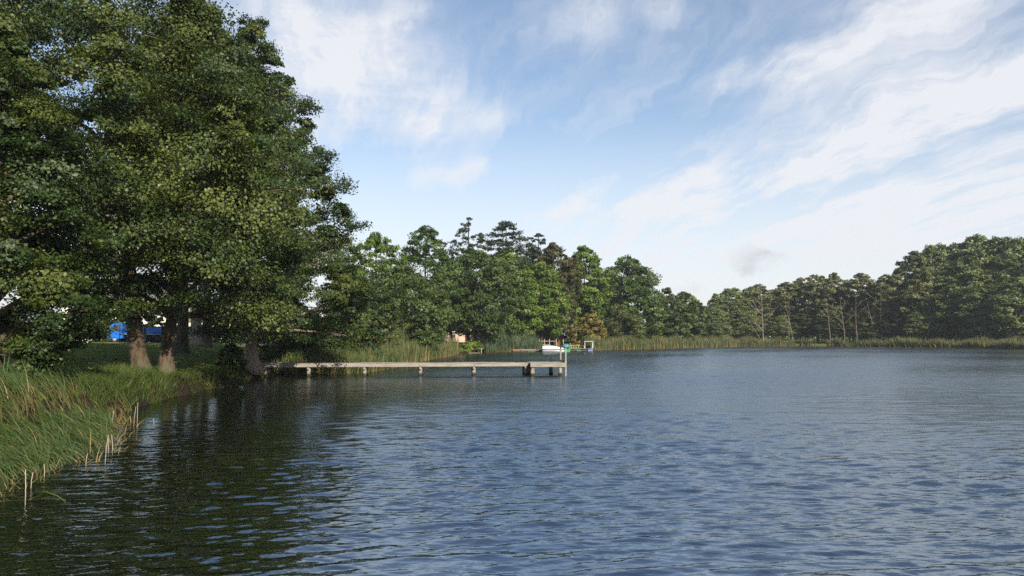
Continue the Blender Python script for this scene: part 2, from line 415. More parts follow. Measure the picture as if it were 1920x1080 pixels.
def crown_arrays(rng, prof, z0, z1, R, nb, ns, nl, leaf, axis_xy, flat=.5, shell=.5, bsz=.30, gap=0.0, droop=.25, leafup=.6, aspect=.72):
    """boughs > sprays > leaves. returns verts, faces, rnd, clump, bough centres"""
    i = np.arange(nb)
    # height sampled by envelope area
    tt = np.linspace(0, 1, 200); w = interp(prof, tt) + .15; cdf = np.cumsum(w); cdf /= cdf[-1]
    t = np.interp((i + rng.uniform(0, 1, nb))/nb, cdf, tt)
    az = i*2.39996 + rng.normal(0, .35, nb)
    rad = interp(prof, t)*R*rng.uniform(.84, 1.12, nb)
    q = shell + (1-shell)*np.sqrt(rng.uniform(0, 1, nb)); q = np.where(t > .88, q*.8, q)
    bs = R*bsz*rng.uniform(.5, 1.5, nb)*np.where(t > .8, .8, 1)
    rr = np.maximum(rad*q - bs*.35, 0)
    zz = z0 + (z1 - z0)*t - bs*flat*.5
    ax, ay = axis_xy(zz)
    bc = np.stack([ax + rr*np.cos(az), ay + rr*np.sin(az), zz], 1)
    if gap > 0:
        keep = rng.uniform(0, 1, nb) > gap
        bc, bs, az = bc[keep], bs[keep], az[keep]; nb = len(bc)
    # sprays over the upper/outer side of each bough
    B = np.repeat(np.arange(nb), ns)
    d = rng.normal(0, 1, (nb*ns, 3)); d[:, 2] = d[:, 2]*.8 + .35
    d[:, 0] += .35*np.cos(az[B]); d[:, 1] += .35*np.sin(az[B])
    d /= np.linalg.norm(d, axis=1)[:, None]
    u = rng.uniform(.45, 1, nb*ns)**.6
    off = d*u[:, None]*bs[B][:, None]*np.array([1, 1, flat])
    hor = np.hypot(off[:, 0], off[:, 1])
    off[:, 2] -= droop*hor*rng.uniform(.3, 1.2, nb*ns)
    sc_ = bc[B] + off
    ss = bs[B]*.27*rng.uniform(.6, 1.4, nb*ns)
    cl_b = rng.uniform(0, 1, nb); clump = np.clip(.62*cl_b[B]**1.25 + .45*rng.uniform(0, 1, nb*ns), 0, 1)  # random tone per bough, painting lit clumps and shaded hollows
    # leaves
    S = np.repeat(np.arange(nb*ns), nl); n = len(S)
    lo = np.clip(rng.normal(0, 1, (n, 3)), -1.7, 1.7)*ss[S][:, None]*np.array([.75, .75, .42])
    p = sc_[S] + lo
    out = off[S]/(np.linalg.norm(off[S], axis=1)[:, None] + 1e-6)
    nrm = rng.normal(0, .42, (n, 3)) + rng.normal(0, .5, (nb*ns, 3))[S] + out*.7 + np.array([0, 0, leafup])
    nrm /= np.linalg.norm(nrm, axis=1)[:, None]
    tng = rng.normal(0, 1, (n, 3)); tng -= nrm*np.sum(tng*nrm, 1)[:, None]; tng /= np.linalg.norm(tng, axis=1)[:, None]
    bit = np.cross(nrm, tng)
    L = (leaf*rng.uniform(.5, 1.45, n))[:, None]*.5; W = L*aspect
    v = np.stack([p - tng*L, p + bit*W + nrm*L*.15, p + tng*L, p - bit*W + nrm*L*.15], 1).reshape(-1, 3)
    f = np.arange(n*4).reshape(-1, 4)
    return v, f, rng.uniform(0, 1, n), clump[S], bc, bs

def tree_parts(root, seed, h, R, z0, prof, mat, bark, nb=60, ns=12, nl=40, leaf=.15, tr=.3, lean=(0, 0), bend=0.0, flat=.5, shell=.5,
               bsz=.30, gap=0.0, droop=.25, limbs=26, flare=1.5, z1=None, off=(0, 0), aspect=.72, leafup=.6, trunk_top=.8, knobs=0, sides=10):
    rng = np.random.default_rng(seed)
    z1 = z1 or h
    def axis_xy(z):
        t = np.clip(z/h, 0, 1.2)
        k = np.clip((z)/max(z0, .1), 0, 1)
        return lean[0]*t**(1+bend) + off[0]*k, lean[1]*t**(1+bend) + off[1]*k
    v, f, rnd, cl, bc, bs = crown_arrays(rng, prof, z0, z1, R, nb, ns, nl, leaf, axis_xy, flat, shell, bsz, gap, droop, leafup, aspect)
    mb = MB()
    # trunk
    zt = h*trunk_top; pts = []; rad = []
    def axp(z):
        t = max(z, 0)/h
        k = min(max(z/max(z0*2.2, h*.33), 0), 1)
        return Vector((lean[0]*t**(1+bend) + off[0]*k*k + .10*tr*math.sin(z*1.7+seed), lean[1]*t**(1+bend) + off[1]*k*k + .10*tr*math.sin(z*1.3+seed*2), z))
    zs = [-.4, 0, .25, .6, 1.1] + list(np.linspace(1.8, zt, 9))
    for z in zs:
        pts.append(axp(z)); rad.append(tr*(1 + (flare-1)*math.exp(-max(z, 0)/.45))*(1 - .82*max(z, 0)/zt*.95))
    mb.tube(pts, rad, sides)
    if knobs:
        base = len(mb.v)
        # gnarled surface: push the trunk's vertices in and out
        for i in range(len(mb.v)):
            x, y, z = mb.v[i]; a = axp(max(z, 0)); dx, dy = x-a.x, y-a.y
            k = 1 + knobs*(math.sin(z*5 + 3*math.atan2(dy, dx)) * .5 + math.sin(z*9 + i*1.7)*.5)
            mb.v[i] = (a.x + dx*k, a.y + dy*k, z)
    # limbs
    order = np.argsort(-bs)[:limbs]
    for j in order:
        e = Vector(bc[j]); hd = math.hypot(e.x - axp(e.z).x, e.y - axp(e.z).y)
        zs_ = min(max(e.z - hd*rng.uniform(.35, .8), min(z0*.9, zt*.5), .8), zt*.97)
        s = axp(zs_); r0 = max(tr*(1 - .8*zs_/zt)*.5, .03)*min(1, .5 + hd/R*.6)
        mid = s.lerp(e, .5) + Vector((rng.normal(0, .08)*hd, rng.normal(0, .08)*hd, hd*.10))
        P = [s*(1-q)*(1-q) + mid*2*q*(1-q) + e*q*q for q in np.linspace(0, 1, 6)]
        mb.tube(P, [r0*(1 - .8*q) + .006 for q in np.linspace(0, 1, 6)], 6, cap=False)
        if leaf < .2:       # near tree: twigs into the sprays
            for _ in range(4):
                d = Vector(rng.normal(0, 1, 3)); d.z = abs(d.z)*.3 - .1
                s2 = P[3+int(rng.integers(0, 3))]; e2 = e + d*bs[j]*.55
                mb.tube([s2, s2.lerp(e2, .5) + Vector((0, 0, .06)), e2], [r0*.28 + .006, r0*.18 + .005, .005], 4, cap=False)
    mb.build('trunk', bark, root, smooth=True)
    np_mesh('crown', v, f, mat, root, fattr={'rnd': rnd, 'clump': cl})

def tree(name, label, px, Yd, top_py, seed, group=None, halfw=None, base_z=None, zbase=None, cat='tree', sink=.0, **kw):
    x = (px - 960)/FPX*Yd; z = G(x, Yd) if base_z is None else base_z
    h = at(px, top_py, Yd).z - z
    if halfw: kw['R'] = halfw/FPX*Yd
    if zbase is not None: kw['z0'] = zbase
    t = thing(name, label, cat, (x, Yd, z - sink), 0, group)
    tree_parts(t, seed, h=h, **kw)
    return t

# --- tall alders on the near bank
near = dict(limbs=34)
t = tree('alder_tree', 'leafy alder at the very left with low branches hanging to the reeds', -25, 21.5, 30, 1, halfw=214, zbase=.9, prof=SKIRT,
         mat=M['alder_near'], bark=M['bark'], leaf=.092, nb=84, ns=15, nl=165, tr=.36, bsz=.25, shell=.6, flat=.55, droop=.2, **near)
t = tree('alder_tree', 'big alder whose bare thick trunk leans beside the water edge', 271, 29.2, -240, 2, halfw=300, zbase=4.6, prof=SKIRT,
         mat=M['alder_near'], bark=M['bark'], leaf=.105, nb=150, ns=15, nl=120, tr=.30, lean=(-2.4, 0), bend=-.2, bsz=.24, shell=.6, flare=1.4, sides=16, droop=.18, **near)
t = tree('alder_tree', 'alder with short knobbly gnarled trunk just behind the leaning one', 315, 30.6, -30, 3, halfw=215, zbase=2.4, prof=SKIRT,
         mat=M['alder_near'], bark=M['bark'], leaf=.105, nb=105, ns=15, nl=125, tr=.25, off=(.5, 1.0), bsz=.26, shell=.6, flare=1.5, knobs=.10, sides=16, droop=.18, **near)
t = tree('alder_tree', 'alder with trunk foot coloured sunlit pink at the landward end of the jetty', 476, 40.5, 20, 4, halfw=148, zbase=2.0, prof=SPIRE,
         mat=M['alder_near'], bark=M['bark_sunlit'], leaf=.115, nb=135, ns=15, nl=105, tr=.29, off=(2.1, .8), lean=(-2.9, 0), bsz=.25, shell=.6, flare=1.9, sides=16, droop=.18, **near)
lawn = [(343, 47, -20, 150, 'dark alder with flared trunk standing mid lawn behind the gnarled one', 5, .36, 'bark'),
        (388, 55, 40, 130, 'alder with the tall straight trunk at the rear of the lawn', 6, .33, 'bark'),
        (374, 60, 90, 105, 'alder with slim pale trunk close beside the tall straight trunk', 7, .22, 'bark_pale'),
        (364, 66, 110, 105, 'alder with short light grey trunk near the road', 8, .26, 'bark_pale')]
for px, Yd, tp, hw, lb, sd, tr, bk in lawn:
    tree('alder_tree', lb, px, Yd, tp, sd, halfw=hw, zbase=6.0, prof=DOME, mat=M['alder_dark'], bark=M[bk], nb=60, ns=12, nl=42, leaf=.24, tr=tr, bsz=.25, shell=.4, limbs=14, flare=1.6, droop=.12)

# --- shrubs and low trees by the jetty and behind the first reeds
def bush(name, label, px, Yd, top, hw, seed, mat, cat='shrub', zb=.1, nb=30, ns=9, nl=36, leaf=.12, bark='bark_dark', prof=BUSH, **kw):
    kw.setdefault('tr', .06); kw.setdefault('limbs', 10)
    return tree(name, label, px, Yd, top, seed, halfw=hw, zbase=zb, cat=cat, prof=prof, mat=M[mat], bark=M[bark], nb=nb, ns=ns, nl=nl, leaf=leaf, flare=1.2, **kw)
bush('shrub', 'dark green bush overhanging the bank just before the jetty', 436, 36.8, 645, 26, 11, 'alder_dark', nb=40)
bush('shrub', 'dark bushy undergrowth at the foot of the pink trunked alder', 545, 47, 560, 80, 12, 'alder_dark', nb=70, leaf=.18)
bush('shrub', 'dark low willow scrub rising behind the jetty reeds', 635, 55, 545, 84, 13, 'alder_dark', nb=75, leaf=.2)
bush('shrub', 'small pale leaved sapling sticking out above the brown reeds', 730, 63, 585, 22, 14, 'willow', nb=16, ns=6, nl=20, leaf=.2)

bush('shrub', 'dark shrub hiding the wall of the white rendered house near the truck cab', 205, 96, 556, 34, 15, 'alder_dark', nb=40, leaf=.28)
bush('shrub', 'dark shrub before the white rendered house, past the tail of the truck', 306, 97, 552, 32, 16, 'alder_dark', nb=40, leaf=.28)
# --- park trees on the bank across the bay
mid = dict(nb=84, ns=12, nl=34)
def ptree(name, label, px, Yd, top, hw, zb, seed, mat, prof=DOME, bark='bark_dark', leaf=None, tr=.28, **kw):
    d = dict(mid); d.update(kw)
    d.setdefault('bsz', .27); d.setdefault('limbs', 12)
    return tree(name, label, px, Yd, top, seed, halfw=hw*1.08, zbase=zb, prof=prof, mat=M[mat], bark=M[bark], leaf=leaf or Yd*.0028, tr=tr, **d)
ptree('broadleaf_tree', 'round mid green tree leaning out over the brown reeds', 752, 76, 497, 84, .6, 21, 'broad')
ptree('broadleaf_tree', 'dark tree squeezed between the big alders and the round mid green tree', 685, 68, 520, 55, .6, 22, 'alder_dark', OVAL)
ptree('chestnut_tree', 'light green chestnut nearest the big alders', 704, 96, 436, 54, 3, 23, 'chestnut', aspect=.6)
ptree('chestnut_tree', 'chestnut with tall rounded dome just short of the spire shaped conifer', 797, 104, 423, 60, 3, 24, 'chestnut_deep', aspect=.6)
ptree('broadleaf_tree', 'wide dark tree with two bare trunks at the water', 892, 113, 466, 80, 3.2, 25, 'broad', nb=110)
ptree('broadleaf_tree', 'dark tree with thin twin stems behind the pale weeping willow', 846, 116, 505, 48, 4, 26, 'broad', OVAL, tr=.25)
ptree('willow_tree', 'pale weeping willow spray between two dark trees', 826, 98, 535, 19, 2.5, 27, 'willow', OVAL, nb=26, ns=8, nl=26, droop=1.6, flat=.9, tr=.12)
ptree('conifer_tree', 'tall spire shaped conifer with thin feathery top', 878, 126, 406, 62, 2.5, 28, 'needle', SPRUCE, nb=190, ns=8, nl=18, flat=.3, bsz=.15, droop=.6, gap=.2, trunk_top=.99, leaf=.34, aspect=.5)
ptree('pine_tree', 'dark pine with flat layered plates of needles', 949, 132, 413, 46, 9, 29, 'needle', PINE, nb=60, ns=10, nl=26, flat=.2, bsz=.3, droop=.05, gap=.1, trunk_top=.97, leaf=.34, aspect=.5)
ptree('pine_tree', 'thin pine with sparse ragged top beyond the layered pine', 1010, 142, 430, 27, 12, 30, 'needle', PINE, nb=34, ns=8, nl=20, flat=.25, bsz=.3, gap=.2, trunk_top=.97, leaf=.34, aspect=.5)
ptree('conifer_tree', 'dark conifer filling the space behind the bright chestnuts', 1003, 140, 462, 40, 3, 31, 'needle', OVAL, flat=.3)
ptree('broadleaf_tree', 'brownish tree turning early behind the chestnuts', 1040, 138, 454, 52, 4, 32, 'brown', DOME, flat=.6, droop=.5)
ptree('chestnut_tree', 'bright green chestnut standing next to the wide dark tree', 955, 129, 466, 52, 3.0, 33, 'chestnut', aspect=.6, nb=95)
ptree('chestnut_tree', 'bright green chestnut above the park fence posts', 1016, 134, 491, 50, 3.2, 34, 'chestnut', aspect=.6, nb=95)
ptree('chestnut_tree', 'young light green chestnut in front of the fence posts', 984, 129, 562, 22, 1.0, 35, 'bright', OVAL, nb=26, tr=.12)
ptree('chestnut_tree', 'tall narrow chestnut over the orange bush', 1096, 145, 459, 45, 1.6, 36, 'chestnut', OVAL, aspect=.6, nb=100)
ptree('broadleaf_tree', 'deep green tree in the dip between the last two chestnuts', 1130, 157, 520, 50, .6, 37, 'broad')
ptree('chestnut_tree', 'large rounded chestnut ending the row, behind the olive willow', 1178, 151, 481, 62, 1.8, 38, 'chestnut_deep', aspect=.6, nb=110)
for px, Yd, top, hw, sd, lb in ((1060, 158, 600, 40, 51, 'dark evergreen thicket behind the timber hut'), (1010, 158, 606, 34, 52, 'dark evergreen thicket behind the bright chestnut over the fence'), (935, 134, 600, 36, 53, 'dark bushy thicket under the wide dark tree')):
    bush('shrub', lb, px, Yd, top, hw, sd, 'alder_dark', nb=30, leaf=.34)
bush('shrub', 'orange and yellow autumn bush beside the olive willow', 1105, 136, 580, 33, 39, 'orange', nb=30, leaf=.3)
bush('willow_shrub', 'olive green willow bush bulging over the far reeds', 1163, 142, 570, 46, 40, 'willow', nb=50, leaf=.28)
bush('shrub', 'bright green leafy bush by the small landing stage', 884, 110.5, 637, 22, 41, 'bright', nb=16, leaf=.3)
bush('shrub', 'fresh green bush beneath the large rounded chestnut', 1210, 152, 612, 20, 42, 'chestnut', nb=16, leaf=.36)
bush('shrub', 'tiny yellow bush among the reeds', 1238, 155, 612, 10, 43, 'bright', nb=10, ns=7, leaf=.36)
ptree('broadleaf_tree', 'slight open topped tree rising past the large rounded chestnut', 1250, 164, 537, 22, 4, 44, 'ash', OVAL, nb=40, gap=.15)
ptree('broadleaf_tree', 'dark round tree at the tip of the wooded point', 1284, 168, 546, 34, .8, 45, 'broad', OVAL, nb=80)
ptree('broadleaf_tree', 'low spreading tree beneath the open topped one', 1252, 161, 578, 36, .6, 46, 'broad', DOME, nb=60)
bush('shrub', 'low green bush at the foot of the dark round point tree', 1275, 161, 605, 28, 47, 'ash', nb=20, leaf=.36)

# --- wood on the far shore: prototypes of each build, then copied
def shore_y(px):
    return float(np.interp(px, [1270, 1390, 1500, 1650, 1800, 1920, 2100], [162, 186, 186, 171, 159, 145, 128]))
protos = {}
def make_proto(key, label, loc, seed, **kw):
    name = kw.pop('name', 'alder_tree')
    t = thing(name, label, 'tree', loc)
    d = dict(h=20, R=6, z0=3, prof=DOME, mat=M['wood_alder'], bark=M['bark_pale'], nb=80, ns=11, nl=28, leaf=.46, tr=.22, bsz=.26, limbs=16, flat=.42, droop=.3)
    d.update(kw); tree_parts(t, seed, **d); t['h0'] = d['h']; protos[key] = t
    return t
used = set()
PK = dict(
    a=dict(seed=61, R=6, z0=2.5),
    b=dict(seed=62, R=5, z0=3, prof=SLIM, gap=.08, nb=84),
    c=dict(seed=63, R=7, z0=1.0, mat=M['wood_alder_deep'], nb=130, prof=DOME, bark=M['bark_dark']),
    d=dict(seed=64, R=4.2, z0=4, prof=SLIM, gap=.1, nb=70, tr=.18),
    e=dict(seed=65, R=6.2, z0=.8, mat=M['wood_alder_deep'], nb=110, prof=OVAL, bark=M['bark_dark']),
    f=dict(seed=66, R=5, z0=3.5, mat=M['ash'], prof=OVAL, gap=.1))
rw = random.Random(9)
wood = [  # px, extra depth behind the shore, top, build, half width, label
    (1322, 40, 574, 'e', 14, 'small distant tree peeping over the red roof'),
    (1343, 20, 551, 'e', 18, 'dark narrow tree next to the red roofed house'),
    (1372, 18, 539, 'c', 30, 'dense dark tree that opens the far wood'),
    (1404, 22, 540, 'c', 26, 'dark tree just before the bare forked snag'),
    (1422, 14, 533, 'b', 24, 'thin crowned alder directly over the bare forked snag'),
    (1452, 20, 546, 'f', 22, 'open airy alder with sky showing through its crown'),
    (1478, 14, 529, 'b', 26, 'slim alder carrying a flat crown on a pale trunk'),
    (1505, 18, 520, 'a', 30, 'broad alder topping the first rise of the far wood'),
    (1532, 12, 515, 'b', 28, 'alder with flattened crown above two pale leaning stems'),
    (1563, 12, 511, 'a', 28, 'rounded alder crown in the middle of the far wood'),
    (1592, 15, 524, 'd', 20, 'narrow alder in a notch of the far skyline'),
    (1614, 12, 512, 'd', 22, 'spiky topped alder after the notch in the skyline'),
    (1640, 14, 524, 'b', 24, 'sparse alder with long bare trunk in the far wood'),
    (1664, 10, 514, 'b', 24, 'alder with one pale straight trunk just before the skyline climbs'),
    (1690, 12, 500, 'a', 30, 'olive alder where the skyline starts to climb'),
    (1718, 14, 470, 'f', 32, 'tall open crowned tree standing out before the big wood'),
    (1738, 9, 500, 'a', 34, 'olive alder fronting the tall open crowned tree'),
    (1758, 16, 456, 'c', 40, 'first of the massive dark trees of the big wood'),
    (1800, 17, 454, 'c', 44, 'massive dark tree with a rounded shoulder'),
    (1838, 18, 439, 'c', 46, 'highest tree of the big wood with a domed top'),
    (1880, 18, 442, 'c', 46, 'massive dark tree just past the highest dome'),
    (1925, 18, 443, 'c', 46, 'massive dark tree cut by the picture edge'),
    (1775, 8, 520, 'e', 36, 'lower layered tree in front of the first massive one'),
    (1826, 8, 500, 'e', 40, 'mid height tree leaning out under the domed top'),
    (1868, 7, 545, 'e', 34, 'low dense tree near the reeds under the big wood'),
    (1908, 7, 520, 'e', 38, 'dense tree dropping to the reeds at the picture edge'),
    (1725, 6, 570, 'e', 24, 'short green tree at the foot of the olive alders'),
    (1395, 8, 583, 'e', 24, 'low bushy tree near the leaning dead stems'),
    (1345, 8, 592, 'e', 20, 'low bushy tree under the dark narrow one'),
    (1462, 7, 592, 'e', 18, 'low bushy tree just after the bare forked snag'),
    (1500, 9, 585, 'f', 22, 'greyish low tree under the broad alder'),
    (1552, 7, 590, 'f', 20, 'green low growth round the white streaked stem'),
    (1598, 9, 580, 'f', 22, 'greyish low tree under the narrow alder'),
    (1632, 8, 592, 'e', 20, 'dark low tree under the spiky topped alder'),
    (1680, 8, 575, 'f', 24, 'greyish low tree under the olive alder'),
]
for px, dd, top, key, hw, lb in wood:
    Yd = shore_y(px) + dd; x = (px - 960)/FPX*Yd; z = G(x, Yd)
    h = at(px, top, Yd).z - z; rz = rw.uniform(0, 6.28)
    cfg = PK[key]; sx = hw*1.36/FPX*Yd/cfg['R']; s = (sx, sx, h/20)
    if key not in protos:
        t = make_proto(key, lb, (x, Yd, z), **cfg); t.rotation_euler = (0, 0, rz); t.scale = s
        t['group'] = 'trees of the far wood'
    else:
        dup(protos[key], (x, Yd, z), rz, s, lb, 'trees of the far wood')
for t in protos.values():
    if 'h0' in t: del t['h0']
for o in bpy.data.objects:
    if 'h0' in o: del o['h0']

# --- the depth of the wood behind the single trees: one far-off mass
def wood_mass():
    rg = np.random.default_rng(123); n = 42000
    u = rg.uniform(0, 1, n); px = 1300 + 820*u; Yd = np.interp(px, [1300, 1500, 1650, 1920, 2120], [228, 222, 206, 176, 158]) + rg.uniform(0, 9, n)
    x = (px - 960)/FPX*Yd; z = gz(x, Yd)
    hm = np.interp(px, [1300, 1340, 1480, 1690, 1730, 1760, 2120], [5.5, 9, 12, 13.5, 15, 18, 18])*(.82 + .13*np.sin(px*.071) + .08*np.sin(px*.19 + 1))
    z = z + hm*rg.uniform(0, 1, n)**.8
    p = np.stack([x, Yd, z], 1) + rg.normal(0, .5, (n, 3))
    nr = rg.normal(0, 1, (n, 3)) + np.array([0, -.5, .5]); nr /= np.linalg.norm(nr, axis=1)[:, None]
    tg = np.cross(nr, rg.normal(0, 1, (n, 3))); tg /= np.linalg.norm(tg, axis=1)[:, None]; bt = np.cross(nr, tg)
    L = rg.uniform(.25, .5, n)[:, None]
    v = np.stack([p - tg*L, p + bt*L*.7, p + tg*L, p - bt*L*.7], 1).reshape(-1, 3)
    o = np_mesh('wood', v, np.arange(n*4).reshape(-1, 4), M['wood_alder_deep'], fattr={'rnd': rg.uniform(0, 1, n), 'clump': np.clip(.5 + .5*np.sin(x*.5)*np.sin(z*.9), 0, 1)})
    tag(o, 'dim depth of the far wood behind its front trees', 'wood', kind='stuff')
wood_mass()
# --- dead pale stems standing in the far wood
def snag(label, px, Yd, top, lean_px, seed, forks=4, r=.16):
    Yd += 11; x = (px - 960)/FPX*Yd; z = G(x, Yd); h = at(px, top, Yd).z - z; lx = lean_px/FPX*Yd
    rng = np.random.default_rng(seed)
    t = thing('dead_tree', label, 'dead tree', (x, Yd, z))
    mb = MB(); n = 8
    P = [Vector((lx*(q**1.2) + rng.normal(0, .05), rng.normal(0, .05), h*q - .2*(q == 0))) for q in np.linspace(0, 1, n)]
    r *= .6
    mb.tube(P, [r*(1 - .8*q) for q in np.linspace(0, 1, n)], 7); mb.build('trunk', M['bark_pale'], t, smooth=True)
    for k in range(forks):
        b = MB(); q = rng.uniform(.35, .8); s = P[0].lerp(P[-1], q); s = P[int(q*(n-1))]
        L = h*rng.uniform(.15, .32); a = rng.choice([-1, 1])
        d = Vector((a*rng.uniform(.4, .8), rng.uniform(-.4, .4), rng.uniform(.5, 1))).normalized()*L
        b.tube([s, s + d*.5 + Vector((0, 0, -.05*L)), s + d], [r*.45, r*.3, .02], 5)
        for _ in range(3):
            e = s + d*rng.uniform(.4, .9); dd = d*.4 + Vector(rng.normal(0, .15, 3))*L
            b.tube([e, e + dd], [r*.2, .015], 4)
        b.build('branch', M['bark_pale'], t, smooth=True)
    return t
snag('bare forked grey snag with many branches near the start of the far wood', 1430, 176, 545, -2, 71, 8, .26)
snag('fallen pale stem slanting low over the reeds beneath the forked snag', 1436, 172, 590, -40, 72, 3, .13)
snag('pale thin stem leaning beside the flat crowned alder', 1486, 177, 560, -14, 73, 3, .14)
snag('second thin stem crossing the leaning pale one', 1478, 178, 562, 2, 74, 2, .12)
snag('white streaked straight dead stem in the middle of the far wood', 1556, 172, 558, -7, 75, 2, .15)
snag('dead stem with ragged reddish twigs after the white streaked one', 1583, 171, 556, -8, 76, 6, .16)
snag('tall dead stem below the sparse alder, bending at its top', 1604, 169, 550, 2, 77, 3, .14)
snag('leaning dead stem pointing at the notch of the skyline', 1640, 167, 565, -14, 78, 4, .16)
snag('straight pale stem rising clear of the lower bushes', 1650, 166, 535, 3, 79, 2, .15)
snag('crooked broken stem at the edge of the big wood', 1696, 162, 585, 12, 80, 4, .13)

# ------------------------------------------------------------------ reeds and grasses (uncountable: stuff)
def blades(name, label, cat, mat, base, height, width, lean, seed, seg=4, curl=1.0, dead=.1, hscale=None, spread=.5):
    """base (n,3); every blade a curved tapering strip. lean: (dx,dy) blown direction as a share of height"""
    rng = np.random.default_rng(seed); n = len(base)
    h = height*rng.uniform(.6, 1.15, n)
    if height > 1: h = h*(.88 + .14*np.sin(base[:, 0]*.9 + base[:, 1]*.31 + seed) + .10*np.sin(base[:, 0]*.37 - base[:, 1]*.8) + .08*np.sin(base[:, 0]*2.3))
    if hscale is not None: h = h*hscale
    wd = width*rng.uniform(.6, 1.3, n)
    dirn = np.array(lean)[None] + rng.normal(0, spread, (n, 2))
    az = rng.uniform(0, PI, n)
    isdead = (rng.uniform(0, 1, n) < dead).astype(np.float32)
    q = np.linspace(0, 1, seg+1)
    V = np.zeros((n, seg+1, 2, 3)); 
    drop = np.clip(np.hypot(*dirn.T), 0, 1.3)
    for k, t in enumerate(q):
        hx = dirn*(t**1.9)[None] if hasattr(t, 'shape') and t.shape else dirn*(t**1.9)
        cx = base[:, 0] + hx[:, 0]*h; cy = base[:, 1] + hx[:, 1]*h
        cz = base[:, 2] + h*(t - curl*.42*drop*t**3.2)
        ww = wd*.5*(1 - t**2.2*.92)
        V[:, k, 0] = np.stack([cx - np.cos(az)*ww, cy - np.sin(az)*ww*.6, cz], 1)
        V[:, k, 1] = np.stack([cx + np.cos(az)*ww, cy + np.sin(az)*ww*.6, cz], 1)
    v = V.reshape(-1, 3)
    st = np.arange(n)[:, None]*(seg+1)*2 + np.arange(seg)[None]*2
    st = st.ravel(); f = np.stack([st, st+1, st+3, st+2], 1)
    r = rng.uniform(0, 1, n)
    o = np_mesh(name, v, f, mat, fattr={'rnd': np.repeat(r, seg), 'dead': np.repeat(isdead, seg)}, vattr={'h': np.tile(np.repeat(q, 2), n)})
    return tag(o, label, cat, kind='stuff')
def scatter_poly(poly, n, seed, clump=0.0, cs=1.5):
    rng = np.random.default_rng(seed); P = np.array(poly); lo, hi = P.min(0), P.max(0); out = np.zeros((0, 2))
    while len(out) < n:
        q = rng.uniform(lo, hi, (n*2, 2)); inside = np.zeros(len(q), bool)
        for i in range(len(P)):
            a, b = P[i], P[(i+1) % len(P)]
            cr = (a[1] > q[:, 1]) != (b[1] > q[:, 1])
            inside ^= cr & (q[:, 0] < a[0] + (q[:, 1]-a[1])/(b[1]-a[1]+1e-12)*(b[0]-a[0]))
        q = q[inside]
        if clump:
            d = np.sin(q[:, 0]*cs*2.1 + 1)*np.sin(q[:, 1]*cs*1.7) + .5*np.sin(q[:, 0]*cs*4.7 + q[:, 1]*cs*3.9)
            q = q[rng.uniform(-1, 1, len(q))*1.2 < d + (1-clump)*2]
        out = np.concatenate([out, q])
    return out[:n]
def based(xy, sink=.05, wmin=-.25):
    z = np.maximum(gz(xy[:, 0], xy[:, 1]), wmin) - sink
    return np.column_stack([xy, z])
def xy(px, py, z=0.0): p = wat(px, py, z); return (p.x, p.y)

# near reed bed, blown over towards the land
front = [xy(-140, 1010), xy(0, 945), xy(40, 905), xy(110, 880), xy(200, 856), xy(222, 825), xy(232, 798), xy(215, 775)]
bed = front + [(-11.0, 22.6), (-11.8, 23.6), (-13, 20), (-13.5, 14), (-12.5, 8)]
b = scatter_poly(bed, 13000, 31, .45)
blades('reeds', 'green reed bed blown over beside the water at the bottom left', 'reeds', M['alder_reed'], based(b), 1.18, .022, (-.95, .05), 32, seg=7, curl=1.15, dead=.03, spread=.34)
# straw at its foot
rng = np.random.default_rng(77)
def along(pts, n, jit, seed):
    rg = np.random.default_rng(seed); P = np.array(pts); L = np.hypot(*np.diff(P, axis=0).T); cum = np.concatenate([[0], np.cumsum(L)])
    s = rg.uniform(0, cum[-1], n)
    return np.stack([np.interp(s, cum, P[:, 0]), np.interp(s, cum, P[:, 1])], 1) + rg.normal(0, jit, (n, 2))
fs = along(front, 650, .14, 33)
o = blades('dead_reed_straw', 'rust brown dead straw along the foot of the near reed bed', 'reed straw', M['far_reed'], based(fs, .02), .55, .022, (-.5, 0), 34, seg=3, curl=.8, dead=.7, spread=.7)
# a few single bleached stalks in the water
stalks = [(48, 945, 880), (57, 915, 885), (250, 800, 762), (257, 801, 755), (246, 797, 780), (289, 796, 785), (160, 873, 850), (196, 870, 815), (203, 850, 822), (212, 848, 815), (84, 893, 870), (210, 800, 770)]
for i, (px, pyb, pyt) in enumerate(stalks):
    p = wat(px, pyb); topz = at(px, pyt, p.y).z
    mb = MB(); dx = [-.02, .03, .05, 0, -.04][i % 5]
    mb.tube([(0, 0, -.3), (dx*.4, 0, topz*.5), (dx, 0, topz)], [.006, .0055, .004], 6)
    s = mb.build('reed_stalk', M['stalk'], None, smooth=True); s.location = (p.x, p.y, 0)
    tag(s, 'bleached dead reed stalk standing in the water off the near reeds', 'reed stalk', 'bleached reed stalks in the shallows')
# bent single blade at the front
mb = MB(); P = [wat(65, 926), at(85, 922, 9.9), at(108, 930, 9.9), at(122, 940, 9.9), wat(124, 951)]
mb.tube(P, [.012, .012, .011, .009, .005], 5)
tag(mb.build('bent_reed_blade', M['grass'], None, smooth=True), 'single green blade bent in an arc over the near water', 'reed')

